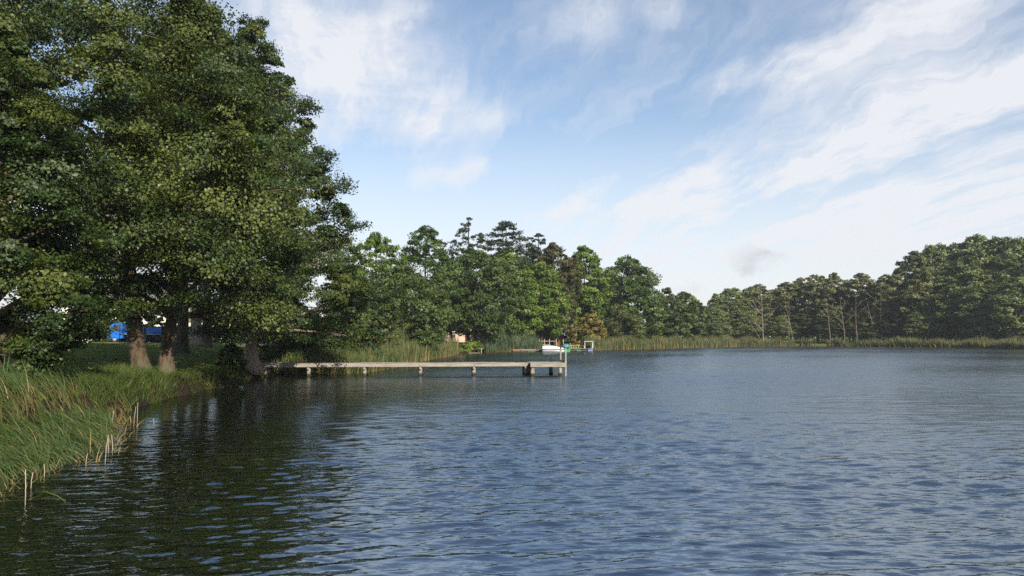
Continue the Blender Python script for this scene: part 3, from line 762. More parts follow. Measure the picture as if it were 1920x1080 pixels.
# long bank grass and lawn
bp_ = [(-11.6, 21.5), xy(285, 757), xy(318, 745), (-12.6, 28.5), (-14.6, 28.4), (-13.6, 24), (-13.2, 21.5)]
b = scatter_poly(bp_, 5200, 35)
blades('bank_grass', 'long green grass tuft on the bank in front of the leaning trunk', 'grass', M['bank_grass'], based(b), .56, .02, (.12, -.1), 36, seg=4, curl=.8, dead=.02, spread=.35)
b = scatter_poly([(-13.3, 29), (-12.8, 33.5), (-13.6, 38), (-14.1, 42), (-22, 64), (-42, 64), (-26, 40), (-20, 26), (-14, 22)], 42000, 37)
sdv = signed_dist(b[:, 0], b[:, 1]); b = b[sdv > .35]
blades('lawn_grass', 'short lawn grass under the alders', 'grass', M['grass'], based(b, .02), .10, .03, (0, 0), 38, seg=2, curl=.5, dead=.08, spread=.5)
b = along([xy(320, 745), xy(380, 733), xy(440, 722), xy(470, 713)], 2200, .14, 39); b[:, 0] -= .38
blades('bank_fringe', 'grass fringe hanging over the dark earth bank', 'grass', M['bank_grass'], based(b, .02), .36, .018, (.5, -.25), 40, seg=4, curl=1.8, dead=.02, spread=.4)
b = along([xy(312, 748), xy(380, 733), xy(440, 722), xy(470, 713)], 2200, .10, 64); b[:, 0] -= .16
blades('bank_weeds', 'green weeds growing down the face of the dark earth bank', 'weeds', M['bank_grass'], based(b, .02), .26, .02, (.5, -.25), 65, seg=4, curl=1.6, dead=.03, spread=.45)
b = along([xy(320, 745), xy(380, 733), xy(440, 722), xy(466, 714)], 260, .10, 44); b[:, 0] -= .15
blades('bank_roots', 'bare roots and dead stems hanging down the dark earth bank', 'roots', M['root'], based(b, .0), .30, .022, (.6, -.25), 45, seg=4, curl=2.6, dead=.08, spread=.5)

# reeds behind and under the jetty, then along the bay
b = scatter_poly([xy(478, 708.5), xy(520, 704), xy(600, 703), xy(690, 699), xy(745, 690), (-9.5, 60), (-13, 52), (-14.5, 44)], 7000, 41, .3, 1.1)
blades('jetty_reeds', 'mixed green reeds with rusty stems around the jetty foot', 'reeds', M['alder_reed'], based(b), 1.85, .04, (-.05, 0), 42, seg=4, curl=.7, dead=.14, spread=.2)
b = scatter_poly([xy(690, 694), xy(750, 688), xy(800, 676), xy(845, 668), xy(862, 663), (-10, 84), (-11.5, 70), (-12, 58)], 9000, 43, .2)
blades('bay_reeds', 'tall brown topped reed bed in front of the round mid green tree', 'reeds', M['far_reed'], based(b), 2.15, .06, (-.04, 0), 46, seg=3, curl=.6, dead=.10, spread=.14)
b = scatter_poly([xy(912, 661), xy(960, 659.6), xy(1000, 658.8), xy(1020, 657.5), (2.5, 126), (-2, 122), (-5, 116)], 4200, 47)
blades('blue_reeds', 'blue green reed clump just short of the white boat', 'reeds', M['blue_reed'], based(b), 2.6, .09, (-.05, 0), 48, seg=3, curl=.6, dead=.04, spread=.16)
b = scatter_poly([xy(1108, 657.2), xy(1200, 655), xy(1270, 652.8), xy(1385, 650.3), (52, 182), (34, 162), (24, 148), (13, 134)], 15000, 49, .3, .4)
blades('point_reeds', 'yellowish reed belt along the wooded point', 'reeds', M['far_reed'], based(b), 2.5, .11, (-.04, 0), 50, seg=3, curl=.6, dead=.12, spread=.14)
b = scatter_poly([xy(1385, 649.6), xy(1500, 649.4), xy(1650, 651), xy(1800, 652.6), xy(1920, 654.6), (104, 112), (110, 116), (98, 142), (92, 155), (80, 168), (66, 182), (52, 182)], 24000, 51, .35, .33)
blades('far_reeds', 'straw and green reed belt at the foot of the far wood', 'reeds', M['far_reed'], based(b), 2.4, .11, (-.04, 0), 52, seg=3, curl=.6, dead=.10, spread=.14)
# lily pads in front of the far reeds
rg = np.random.default_rng(53); V = []; F = []
L_ = along([xy(1385, 651.2), xy(1500, 651.3), xy(1650, 652.4), xy(1760, 653.4)], 1500, .9, 54)
for (x, y) in L_:
    r = rg.uniform(.12, .30); o0 = len(V); z = .03 + rg.uniform(0, .04)
    for k in range(6):
        a = k*PI/3 + rg.uniform(0, .5); V.append((x + r*math.cos(a), y + r*math.sin(a), z + rg.uniform(-.01, .03)))
    F.append((o0, o0+1, o0+2, o0+3)); F.append((o0, o0+3, o0+4, o0+5))
tag(np_mesh('lily_pads', V, F, M['lily']), 'floating lily leaves edging the far reeds', 'water lilies', kind='stuff')

# ------------------------------------------------------------------ the jetty
JA = Vector((*xy(470, 706.5), 0)); JB = Vector((*xy(990, 704.0), 0))
def make_jetty():
    p0 = JA.copy(); p1 = Vector((.95, JB.y, 0)); d = (p1 - p0); L = d.length; rz = math.atan2(d.y, d.x)
    DZ = .74
    t = thing('wooden_jetty', 'long narrow grey wooden jetty on posts reaching into the lake', 'jetty', (p0.x, p0.y, 0), rz)
    rg = random.Random(3)
    W = .95
    deck = MB(); x = 0.0
    while x < L:
        w = .115; deck.box(x + w/2, W/2, DZ - .017 + rg.uniform(-.007, .007) + .012*math.sin(x*1.1), w, W + rg.uniform(-.05, .05), .034); x += w + .010
    deck.build('walkway_deck', M['timber'], t)
    for yy in (.10, W - .10):
        b = MB(); n = 5
        for k in range(n): b.box(L*(k+.5)/n, yy - (.14 if yy < .5 else -.1), DZ - .125, L/n - .015, .06, .175)
        b.build('side_beam', M['timber'], t)
    # end platform: wider, stands forward of the walk
    PX0, PX1, PY0, PY1 = L + .02, L + 2.0, -.75, W + .35
    pl = MB(); y = PY0
    while y < PY1 - .05:
        pl.box((PX0+PX1)/2, y + .06, DZ - .010 + rg.uniform(-.003, .003), PX1-PX0, .112, .034); y += .122
    pl.build('platform_deck', M['timber'], t)
    b = MB(); b.box((PX0+PX1)/2, PY0 + .02, DZ - .13, PX1-PX0, .07, .19); b.build('platform_beam', M['timber'], t)
    b = MB(); b.box((PX0+PX1)/2, PY1 - .06, DZ - .13, PX1-PX0, .07, .19); b.build('platform_beam', M['timber'], t)
    b = MB(); b.box(PX1 - .04, (PY0+PY1)/2, DZ - .13, .07, PY1-PY0-.2, .19); b.build('platform_beam', M['timber'], t)
    def post(x, y, z1, r=.13):
        m = MB(); lx, ly = rg.uniform(-.02, .02), rg.uniform(-.02, .02)
        m.tube([(x+lx, y+ly, -1.6), (x+lx, y+ly, 0), (x, y, z1*.5), (x, y, z1)], [r*1.08, r*1.06, r, r*.97], 12)
        m.build('post', M['pile'], t, smooth=False)
    px_at = [505, 583, 685, 788, 888, 986]
    for px in px_at:
        xx = (wat(px, 705).x - p0.x)/math.cos(rz) - .0
        for yy in (.10, W - .10):
            post(xx, yy + (.02 if yy < .5 else 0), DZ - .215, .105)
        c = MB(); c.box(xx + .0, W/2, DZ - .29, .10, W + .2, .12); c.build('cross_beam', M['timber'], t)
    for (xx, yy) in ((PX0 + .14, PY0 + .16), (PX1 - .26, PY0 + .16), (PX0 + .14, PY1 - .2), (PX1 - .55, PY1 - .25)):
        post(xx, yy, DZ - .225, .115)
    # rail at the far end: two uprights that run down into the water, rails between
    RZ = 1.62
    for yy in (PY0 + .14, PY1 - .12):
        m = MB(); m.box(PX1 + .06, yy, (RZ - 1.4)/2, .08, .09, RZ + 1.4); m.build('rail_post', M['timber'], t)
    m = MB(); m.box(PX1 + .06, (PY0+PY1)/2, RZ + .022, .13, PY1-PY0-.05, .04); m.build('hand_rail', M['timber'], t)
    m = MB(); m.box(PX1 + .06, (PY0+PY1)/2, DZ + .07, .04, PY1-PY0-.4, .10); m.build('kick_rail', M['timber'], t)
make_jetty()

# ------------------------------------------------------------------ boat landing across the bay
def lp(px, Yd): return (px - 960)/FPX*Yd
def hull(mb, L, W, H, sheer=.15, n=14, m=7, bow=1.0, mi=0, tip=.0):
    vs = []; fs = []
    for i in range(n):
        q = i/(n-1); w = W/2*min(1, 1.02*(1 - max(0, (q-.45)/.55)**2.2) + .001)*(.88 + .12*min(1, q/.2))
        zt = H + sheer*q*q; zb = tip + .25*H*max(0, (q-.7)/.3)**2
        for j in range(m):
            a = (j/(m-1))*PI; y = -math.cos(a)*w; z = zb + (zt-zb)*(1 - math.sin(a)**.7)
            vs.append((L*(q-.5), y, z))
    for i in range(n-1):
        for j in range(m-1):
            a = i*m+j; fs.append((a, a+1, a+m+1, a+m))
    fs.append(tuple(range(m-1, -1, -1)))
    mb.add(vs, fs, mi)
def boat_landing():
    Y0 = 113.0
    # floating pontoon: planks on green floats
    t = thing('pontoon', 'low wooden pontoon on dark green floats beside the blue green reeds', 'pontoon', (lp(1005, Y0), Y0 + .3, 0))
    m = MB(); 
    for k in range(30): m.box(-2.3 + k*.16, 0, .36, .145, 1.5, .04)
    m.build('deck', M['timber'], t)
    m = MB(); m.box(.1, -.72, .28, 4.8, .06, .10); m.build('edge_beam', M['timber'], t)
    for k in range(3):
        m = MB(); m.tube([(-1.25 + k*1.35, -.45, .08), (-.15 + k*1.35, -.45, .08)], .25, 12); m.build('float', M['green_drum'], t, smooth=False)
    m = MB(); m.tube([(.15, -.8, -.8), (.15, -.8, .55)], .06, 8); m.build('mooring_post', M['black'], t)
    # orange brown timber raft end
    t = thing('raft', 'rusty brown low raft moored at the outer end of the pontoon', 'raft', (lp(974, Y0), Y0 + .2, 0))
    m = MB(); [m.box(-.85 + k*.29, 0, .16, .27, 1.1, .22, bev=.02) for k in range(7)]; m.build('deck', M['shed'], t)
    m = MB(); [m.box(0, y, .30, 2.0, .09, .06) for y in (-.4, .4)]; m.build('cross_board', M['post_wood'], t)
    # white boat under a white cover
    t = thing('boat', 'blue and white boat under a white tarpaulin at the pontoon', 'boat', (lp(1036, Y0) , Y0 - 1.3, -.06), 0)
    m = MB(); hull(m, 3.3, 1.3, .50, .12); m.build('hull', M['white_paint'], t, smooth=True)
    m = MB(); hull(m, 3.34, 1.34, .47, .12, tip=.20); m.build('blue_stripe', M['boat_blue'], t, smooth=True)
    m = MB(); n, k_ = 12, 7; vs = []; fs = []
    for i in range(n):
        q = i/(n-1); w = .66*min(1, 1.0 - max(0, (q-.55)/.45)**2.4*.95); hh = (.52 - .40*max(0, (q-.42)/.58)**1.4)*(min(1, .86 + q*1.3))
        for j in range(k_):
            a = j/(k_-1)*PI; vs.append((3.3*(q-.5)*.98, -math.cos(a)*w, .50 + hh*math.sin(a)**.55 + .012*math.sin(i*2.3 + j)))
    for i in range(n-1):
        for j in range(k_-1):
            a = i*k_+j; fs.append((a, a+1, a+k_+1, a+k_))
    fs.append(tuple(range(k_-1, -1, -1))); fs.append(tuple(range((n-1)*k_, n*k_)))
    m.add(vs, fs); m.build('tarpaulin', M['canvas'], t, smooth=True)
    # green punt with a teal rolled cover
    t = thing('boat', 'bright green flat boat moored between the white boat and the canopy jetty', 'boat', (lp(1060, Y0), Y0 - .8, -.05), 0)
    m = MB(); vs = []
    for x, w, z0 in ((-.62, .45, .12), (-.45, .55, 0), (.45, .55, 0), (.62, .45, .12)):
        vs += [(x, -w*.8, z0), (x, w*.8, z0), (x*1.03, w, .5), (x*1.03, -w, .5)]
    fs = [(0, 1, 2, 3)[::-1]]
    for i in range(3): fs += [(i*4+j, i*4+(j+1) % 4, i*4+4+(j+1) % 4, i*4+4+j) for j in (0, 1, 3)]
    fs.append((12, 13, 14, 15)); m.add(vs, fs); m.build('hull', M['green_paint'], t)
    for x in (-.35, .35):
        m = MB(); m.box(x, 0, .48, .18, .95, .04); m.build('seat', M['green_paint'], t)
    t = thing('teal_barrel', 'teal plastic barrel lying on the green boat', 'barrel', (lp(1060, Y0), Y0 - .75, .83), 0)
    m = MB(); xs = [(-.42, .30), (-.38, .36), (-.2, .385), (0, .39), (.2, .385), (.36, .36), (.40, .33)]
    m.tube([(a, 0, 0) for a, r in xs], [r for a, r in xs], 16); m.build('drum', M['teal'], t, smooth=True)
    m = MB(); m.tube([(.40, 0, 0), (.47, 0, 0)], [.34, .30], 16); m.build('black_end', M['black'], t)  # black disc on one end of the barrel
    m = MB(); m.tube([(-.2, 0, 0), (-.16, 0, 0)], .40, 16); m.tube([(.16, 0, 0), (.2, 0, 0)], .40, 16); m.build('hoop', M['teal'], t)
    # right hand landing with low rail and canopy frame
    t = thing('landing_jetty', 'small floating landing with low rail and white canopy frame', 'jetty', (lp(1088, Y0), Y0 + .4, 0))
    m = MB(); [m.box(-1.75 + k*.16, 0, .50, .145, 1.3, .04) for k in range(23)]; m.build('deck', M['timber'], t)
    for k, mt in enumerate(('black', 'green_drum', 'black', 'blue_drum')):
        m = MB(); m.tube([(-1.45 + k*.85, -.35, .18), (-.75 + k*.85, -.35, .18)], .26, 12); m.build('float', M[mt], t)
    for k in range(6):
        m = MB(); m.box(-1.6 + k*.34, .55, .72, .06, .06, .42); m.build('rail_post', M['post_wood'], t)
    m = MB(); m.box(-.75, .55, .95, 1.9, .07, .05); m.build('rail', M['post_wood'], t)
    for x in (.65, 1.85):
        for y in (-.5, .5):
            m = MB(); m.tube([(x, y, .5), (x, y, 1.52)], .035, 6); m.build('canopy_post', M['white_paint'], t)
    m = MB(); m.box(1.25, 0, 1.56, 1.45, 1.25, .07, bev=.02); m.build('canopy_roof', M['canvas'], t)
boat_landing()

# little bathing step near the bright bush
xs_, Ys = lp(903, 108), 108
t = thing('landing_stage', 'tiny plank landing with one pale post by the bright green bush', 'landing stage', (xs_, Ys, 0))
m = MB(); m.box(-.1, .1, .62, .75, .9, .05); m.build('plank', M['timber'], t)
m = MB(); m.tube([(0, -.25, -.6), (0, -.25, .62)], .06, 8); m.build('post', M['post_wood'], t)
m = MB(); m.tube([(-.4, .5, -.6), (-.4, .5, .62)], .06, 8); m.build('post', M['post_wood'], t)
t = tag(MB().tube([(0, 0, 0), (.9, .05, .02), (1.5, 0, 0)], [.06, .055, .04], 8).build('floating_log', M['bark_pale'], None), 'pale log floating under the bright green bush', 'log')
t.location = (*xy(880, 662.3), .02)

# park fence posts with a low rail
ft = thing('park_fence', 'pale post and rail fence on the bank above the boats', 'fence', (lp(1020, 129), 129, G(lp(1020, 129), 129)))
for px in (982, 1000, 1011, 1021, 1030, 1043, 1056):
    m = MB(); x = lp(px, 129) - lp(1020, 129); m.box(x, 0, .62, .11, .11, 1.6, bev=.015); m.build('post', M['post_wood'], ft)
m = MB(); m.box(lp(1021, 129) - lp(1020, 129), -.075, .42, 1.9, .03, .10); m.build('rail', M['post_wood'], ft)
m = MB(); m.box(lp(1021, 129) - lp(1020, 129), -.075, 1.05, 3.6, .03, .08); m.build('rail', M['post_wood'], ft)
# brown hut with a white notice
hx, hy = lp(1041, 140), 140; hz = G(hx, hy)
t = thing('timber_hut', 'small brown timber hut behind the park fence', 'hut', (hx, hy, hz))
m = MB(); m.box(0, 0, 1.05, 1.9, 1.6, 2.1); m.build('wall', M['shed'], t)
m = MB(); m.add([(-1.15, -1, 2.1), (1.15, -1, 2.1), (1.15, 1, 2.1), (-1.15, 1, 2.1), (-1.15, 0, 2.75), (1.15, 0, 2.75)], [(0, 1, 5, 4), (2, 3, 4, 5), (0, 4, 3), (1, 2, 5), (3, 2, 1, 0)]); m.build('roof', M['roof'], t)
m = MB(); m.box(-.4, -.83, .9, .75, .06, 1.8); m.build('door', M['bark_dark'], t)
m = MB(); m.box(.35, -.84, 1.25, .32, .06, .26); m.build('notice_board', M['render_wall'], t)

# ------------------------------------------------------------------ houses
def house(label, px, Yd, w, dpt, wall_h, roof_h, wall, rz=0.0, wins=4, floors=2, door=True, roof='roof'):
    x = lp(px, Yd); z = G(x, Yd); t = thing('house', label, 'house', (x, Yd, z), rz)
    m = MB(); m.box(0, 0, wall_h/2 - .3, w, dpt, wall_h + .6)
    m.add([(-w/2, -dpt/2, wall_h), (-w/2, dpt/2, wall_h), (-w/2, 0, wall_h + roof_h - .15)], [(0, 2, 1)])
    m.add([(w/2, -dpt/2, wall_h), (w/2, dpt/2, wall_h), (w/2, 0, wall_h + roof_h - .15)], [(0, 1, 2)])
    m.build('wall', M[wall], t)
    ov = .4; m = MB(); th = .18
    for s in (-1, 1):
        a = [(-w/2-ov, s*(dpt/2+ov), wall_h - roof_h*ov/(dpt/2)), (w/2+ov, s*(dpt/2+ov), wall_h - roof_h*ov/(dpt/2)), (w/2+ov, 0, wall_h+roof_h), (-w/2-ov, 0, wall_h+roof_h)]
        a2 = [(p[0], p[1], p[2]+th) for p in a]
        m.add(a + a2, [(0, 1, 2, 3), (4, 7, 6, 5), (0, 4, 5, 1), (1, 5, 6, 2), (3, 2, 6, 7), (0, 3, 7, 4)])
    rf = m.build('roof', M[roof], t)
    m = MB(); m.box(w*.22, .6, wall_h + roof_h + .3, .6, .6, 1.5); m.build('chimney', M['brick_wall'], rf)
    fh = wall_h/floors
    for fl in range(floors):
        for k in range(wins):
            if door and fl == 0 and k == wins//2: continue
            cx = -w/2 + w*(k+.5)/wins; cz = fl*fh + fh*.55
            m = MB()
            for sx in (-.5, .5): m.box(cx + sx, -dpt/2 - .03, cz, .09, .08, 1.45)
            for sz in (-.68, .68): m.box(cx, -dpt/2 - .03, cz + sz, .91, .08, .09)
            m.box(cx, -dpt/2 - .03, cz + .2, .91, .06, .05)
            wf = m.build('window', M['white_paint'], t)
            m = MB(); m.box(cx, -dpt/2 - .012, cz, .91, .02, 1.27); m.build('pane', M['glass'], wf)
    if door:
        cx = -w/2 + w*(wins//2+.5)/wins
        m = MB(); m.box(cx, -dpt/2 - .03, 1.02, 1.0, .08, 2.05); m.build('door', M['shed'], t)
    return t
house('white rendered house behind the road, seen between the trunks', 250, 112, 16, 9, 5.6, 3.4, 'render_wall', R_(12), 5, roof='slate')
house('white house glimpsed beside the tall straight trunk', 408, 116, 9, 8, 3.6, 2.4, 'render_wall', R_(4), 4, 1, roof='slate')
house('pink plastered house glimpsed between the twin stems', 862, 165, 12, 8, 5.5, 3.2, 'pink_wall', R_(6), 4)
house('brick house behind the bright chestnut trunks', 985, 168, 15, 9, 5.2, 3.4, 'brick_wall', R_(4), 5)
house('cream house with a large red tiled roof beyond the wooded point', 1334, 222, 10, 10, 3.6, 4.4, 'cream_wall', R_(35), 3, 1)

# ------------------------------------------------------------------ road, railing, truck, hedge
rxs = np.linspace(-95, -22, 60); V = []
for x in rxs:
    yc = 76 + .06*(x + 40)
    for dy in (-2.6, 0, 2.6):
        V.append((x, yc + dy, G(x, yc + dy) + .06))
idx = []
for i in range(len(rxs)-1):
    for j in range(2): idx.append((i*3+j, (i+1)*3+j, (i+1)*3+j+1, i*3+j+1))
tag(np_mesh('road', V, np.array(idx), M['road']), 'pale road behind the lawn', 'road', kind='structure')

TYK = 77.0
def truck():
    x0 = lp(250, TYK); z0 = G(x0, TYK) + .09
    t = thing('flatbed_truck', 'bright blue drop side truck parked behind the trees', 'truck', (x0, TYK, z0), 0)
    m = MB(); m.box(.55, 0, .55, 4.6, .8, .16); m.build('chassis', M['black'], t)
    bed = MB(); bed.box(1.0, 0, .80, 2.9, 1.9, .08)
    o = bed.build('bed_floor', M['grey_metal'], t)
    for nm, (cx, cy, sx, sy) in {'side_panel': (1.0, -.95, 2.9, .05), 'side_panel_': (1.0, .95, 2.9, .05), 'tail_board': (2.46, 0, .05, 1.86), 'head_board': (-.46, 0, .05, 1.86)}.items():
        hgt = .62 if 'head' not in nm else 1.0
        m = MB(); m.box(cx, cy, .86 + hgt/2, sx, sy, hgt, bev=.012)
        if sx > 1:
            for k in range(5): m.box(cx - 1.2 + k*.6, cy + (-.035 if cy < 0 else .035), .86 + hgt/2, .07, .03, hgt - .06)
            for zz in (.98, 1.40): m.box(cx, cy + (-.035 if cy < 0 else .035), zz, sx - .1, .025, .05)
        m.build(nm.rstrip('_'), M['blue_paint'], t)
    # cab profile extruded across
    prof = [(-.55, .45), (-.55, 1.95), (-1.45, 1.98), (-1.75, 1.75), (-2.05, 1.15), (-2.12, .95), (-2.12, .40), (-.8, .36)]
    m = MB(); n = len(prof); w = .92
    vs = [(a, -w, b) for a, b in prof] + [(a, w, b) for a, b in prof]
    fs = [tuple(range(n)), tuple(range(2*n-1, n-1, -1))] + [(i, n+i, n+(i+1) % n, (i+1) % n) for i in range(n)]
    m.add(vs, fs); cab = m.build('cab', M['blue_paint'], t)
    for s in (-1, 1):
        m = MB(); pr = [(-.75, 1.15), (-.75, 1.78), (-1.42, 1.80), (-1.78, 1.15)]
        m.add([(a, s*.925, b) for a, b in pr] + [(a, s*.935, b) for a, b in pr], [(0, 1, 2, 3), (7, 6, 5, 4), (0, 4, 5, 1), (1, 5, 6, 2), (2, 6, 7, 3), (3, 7, 4, 0)])
        m.build('side_window', M['glass'], cab)
        m = MB(); m.box(-2.13, s*.66, .72, .06, .28, .18, bev=.02); m.build('headlight', M['white_paint'], t)
        m = MB(); m.box(2.52, s*.75, .70, .05, .22, .12); m.build('tail_light', M['shed'], t)
    m = MB(); m.add([(-1.80, -.78, 1.72), (-1.80, .78, 1.72), (-2.07, .78, 1.18), (-2.07, -.78, 1.18)], [(0, 1, 2, 3)]); 
    m.v = [(a - .012, b, c) for a, b, c in m.v]; m.build('windscreen', M['glass'], cab)
    m = MB(); m.box(-2.13, 0, .50, .10, 1.86, .22, bev=.03); m.build('bumper', M['grey_metal'], t)
    m = MB(); [m.box(.45, s*.90, .62, 1.1, .04, .16) for s in (-1, 1)]; m.build('side_guard', M['grey_metal'], t)
    for x in (-1.35, 1.55):
        for s in (-1, 1):
            m = MB(); m.tube([(x, s*.70, .34), (x, s*.72, .34), (x, s*.88, .34), (x, s*.90, .34)], [.31, .34, .34, .31], 20); wh = m.build('wheel', M['tyre'], t)
            m = MB(); m.tube([(x, s*.895, .34), (x, s*.915, .34)], [.20, .17], 14); m.build('rim', M['grey_metal'], wh)
truck()
# things standing in the truck bed are not identifiable: leave them out
fx, fy = lp(248, 68), 68.0; fz = G(fx, fy)
t = thing('railing', 'black metal railing on the lawn edge in front of the blue truck', 'railing', (fx, fy, fz))
xs = [lp(px, 68) - fx for px in (226, 247, 271, 283)]
for x in xs:
    m = MB(); m.tube([(x, 0, -.3), (x, 0, 1.25)], .035, 8); m.build('post', M['black'], t)
for z in (1.24, .80):
    m = MB(); m.tube([(xs[0], 0, z), (xs[-1], 0, z)], .025, 8); m.build('rail', M['black'], t)
bx = lp(273, 66)
t = thing('bollard', 'thick black post beside the railing', 'post', (bx, 66, G(bx, 66)))
m = MB(); m.box(0, 0, .6, .17, .17, 1.8, bev=.02); m.build('shaft', M['black'], t)
m = MB(); m.box(0, 0, 1.53, .21, .21, .06, bev=.02); m.build('cap', M['black'], t)
# clipped hedge behind the road
hx0, hy0 = lp(350, 84), 84.0
t = thing('hedge', 'dark green clipped hedge along the far side of the road', 'hedge', (hx0, hy0, G(hx0, hy0)))
rg = np.random.default_rng(88); n = 26000
p = rg.uniform([-9, -.7, 0], [11, .7, 1.75], (n, 3)); fc = rg.integers(0, 3, n)
p[:, 1] = np.where(fc == 0, -.7 + rg.normal(0, .06, n), p[:, 1]); p[:, 2] = np.where(fc == 1, 1.75 + rg.normal(0, .05, n), p[:, 2])
nr = rg.normal(0, 1, (n, 3)); nr /= np.linalg.norm(nr, axis=1)[:, None]; tg = np.cross(nr, rg.normal(0, 1, (n, 3))); tg /= np.linalg.norm(tg, axis=1)[:, None]; bt = np.cross(nr, tg)
v = np.stack([p - tg*.1, p + bt*.07, p + tg*.1, p - bt*.07], 1).reshape(-1, 3)
np_mesh('hedge_leaves', v, np.arange(n*4).reshape(-1, 4), M['alder_dark'], t, fattr={'rnd': rg.uniform(0, 1, n), 'clump': rg.uniform(0, 1, n)})
m = MB(); [m.tube([(x, 0, -.2), (x + .1, .05, .8), (x - .1, 0, 1.6)], [.05, .04, .02], 5) for x in np.arange(-8.5, 11, .8)]; m.build('hedge_stems', M['bark_dark'], t)
# pale stone on the lawn
sx_, sy_ = lp(331, 37), 37.0
bm_v = []; rg = np.random.default_rng(4); mb = MB(); vs = []; fs = []
for i in range(6):
    a = PI/2*i/5
    for k in range(12):
        b_ = 2*PI*k/12; r = 1 + rg.normal(0, .06)
        vs.append((.15*math.cos(a)*math.cos(b_)*r, .11*math.cos(a)*math.sin(b_)*r, .11*math.sin(a)*r - .02))
for i in range(5):
    for k in range(12): fs.append((i*12+k, i*12+(k+1) % 12, (i+1)*12+(k+1) % 12, (i+1)*12+k))
mb.add(vs, fs); o = mb.build('stone', M['stone'], None, smooth=True); o.location = (sx_, sy_, G(sx_, sy_))
tag(o, 'pale rounded stone lying on the lawn by the gnarled trunk', 'stone')

# ------------------------------------------------------------------ thin haze over the lake
HAZE = .0003
def build_haze():
    m = bpy.data.materials.new('haze_air'); m.use_nodes = True; nt = NT(m.node_tree); nt.n.clear()
    v = nt.node('ShaderNodeVolumePrincipled', ins={'Color': (.82, .88, .96, 1), 'Density': HAZE, 'Anisotropy': .2})
    out = nt.node('ShaderNodeOutputMaterial'); nt.l.new(v.outputs[0], out.inputs['Volume'])
    mb = MB(); mb.box(0, 900, 11.5, 3600, 3000, 31)
    tag(mb.build('haze', m), 'thin pale haze in the air over the lake', 'haze', kind='stuff')
if HAZE > 0: build_haze()

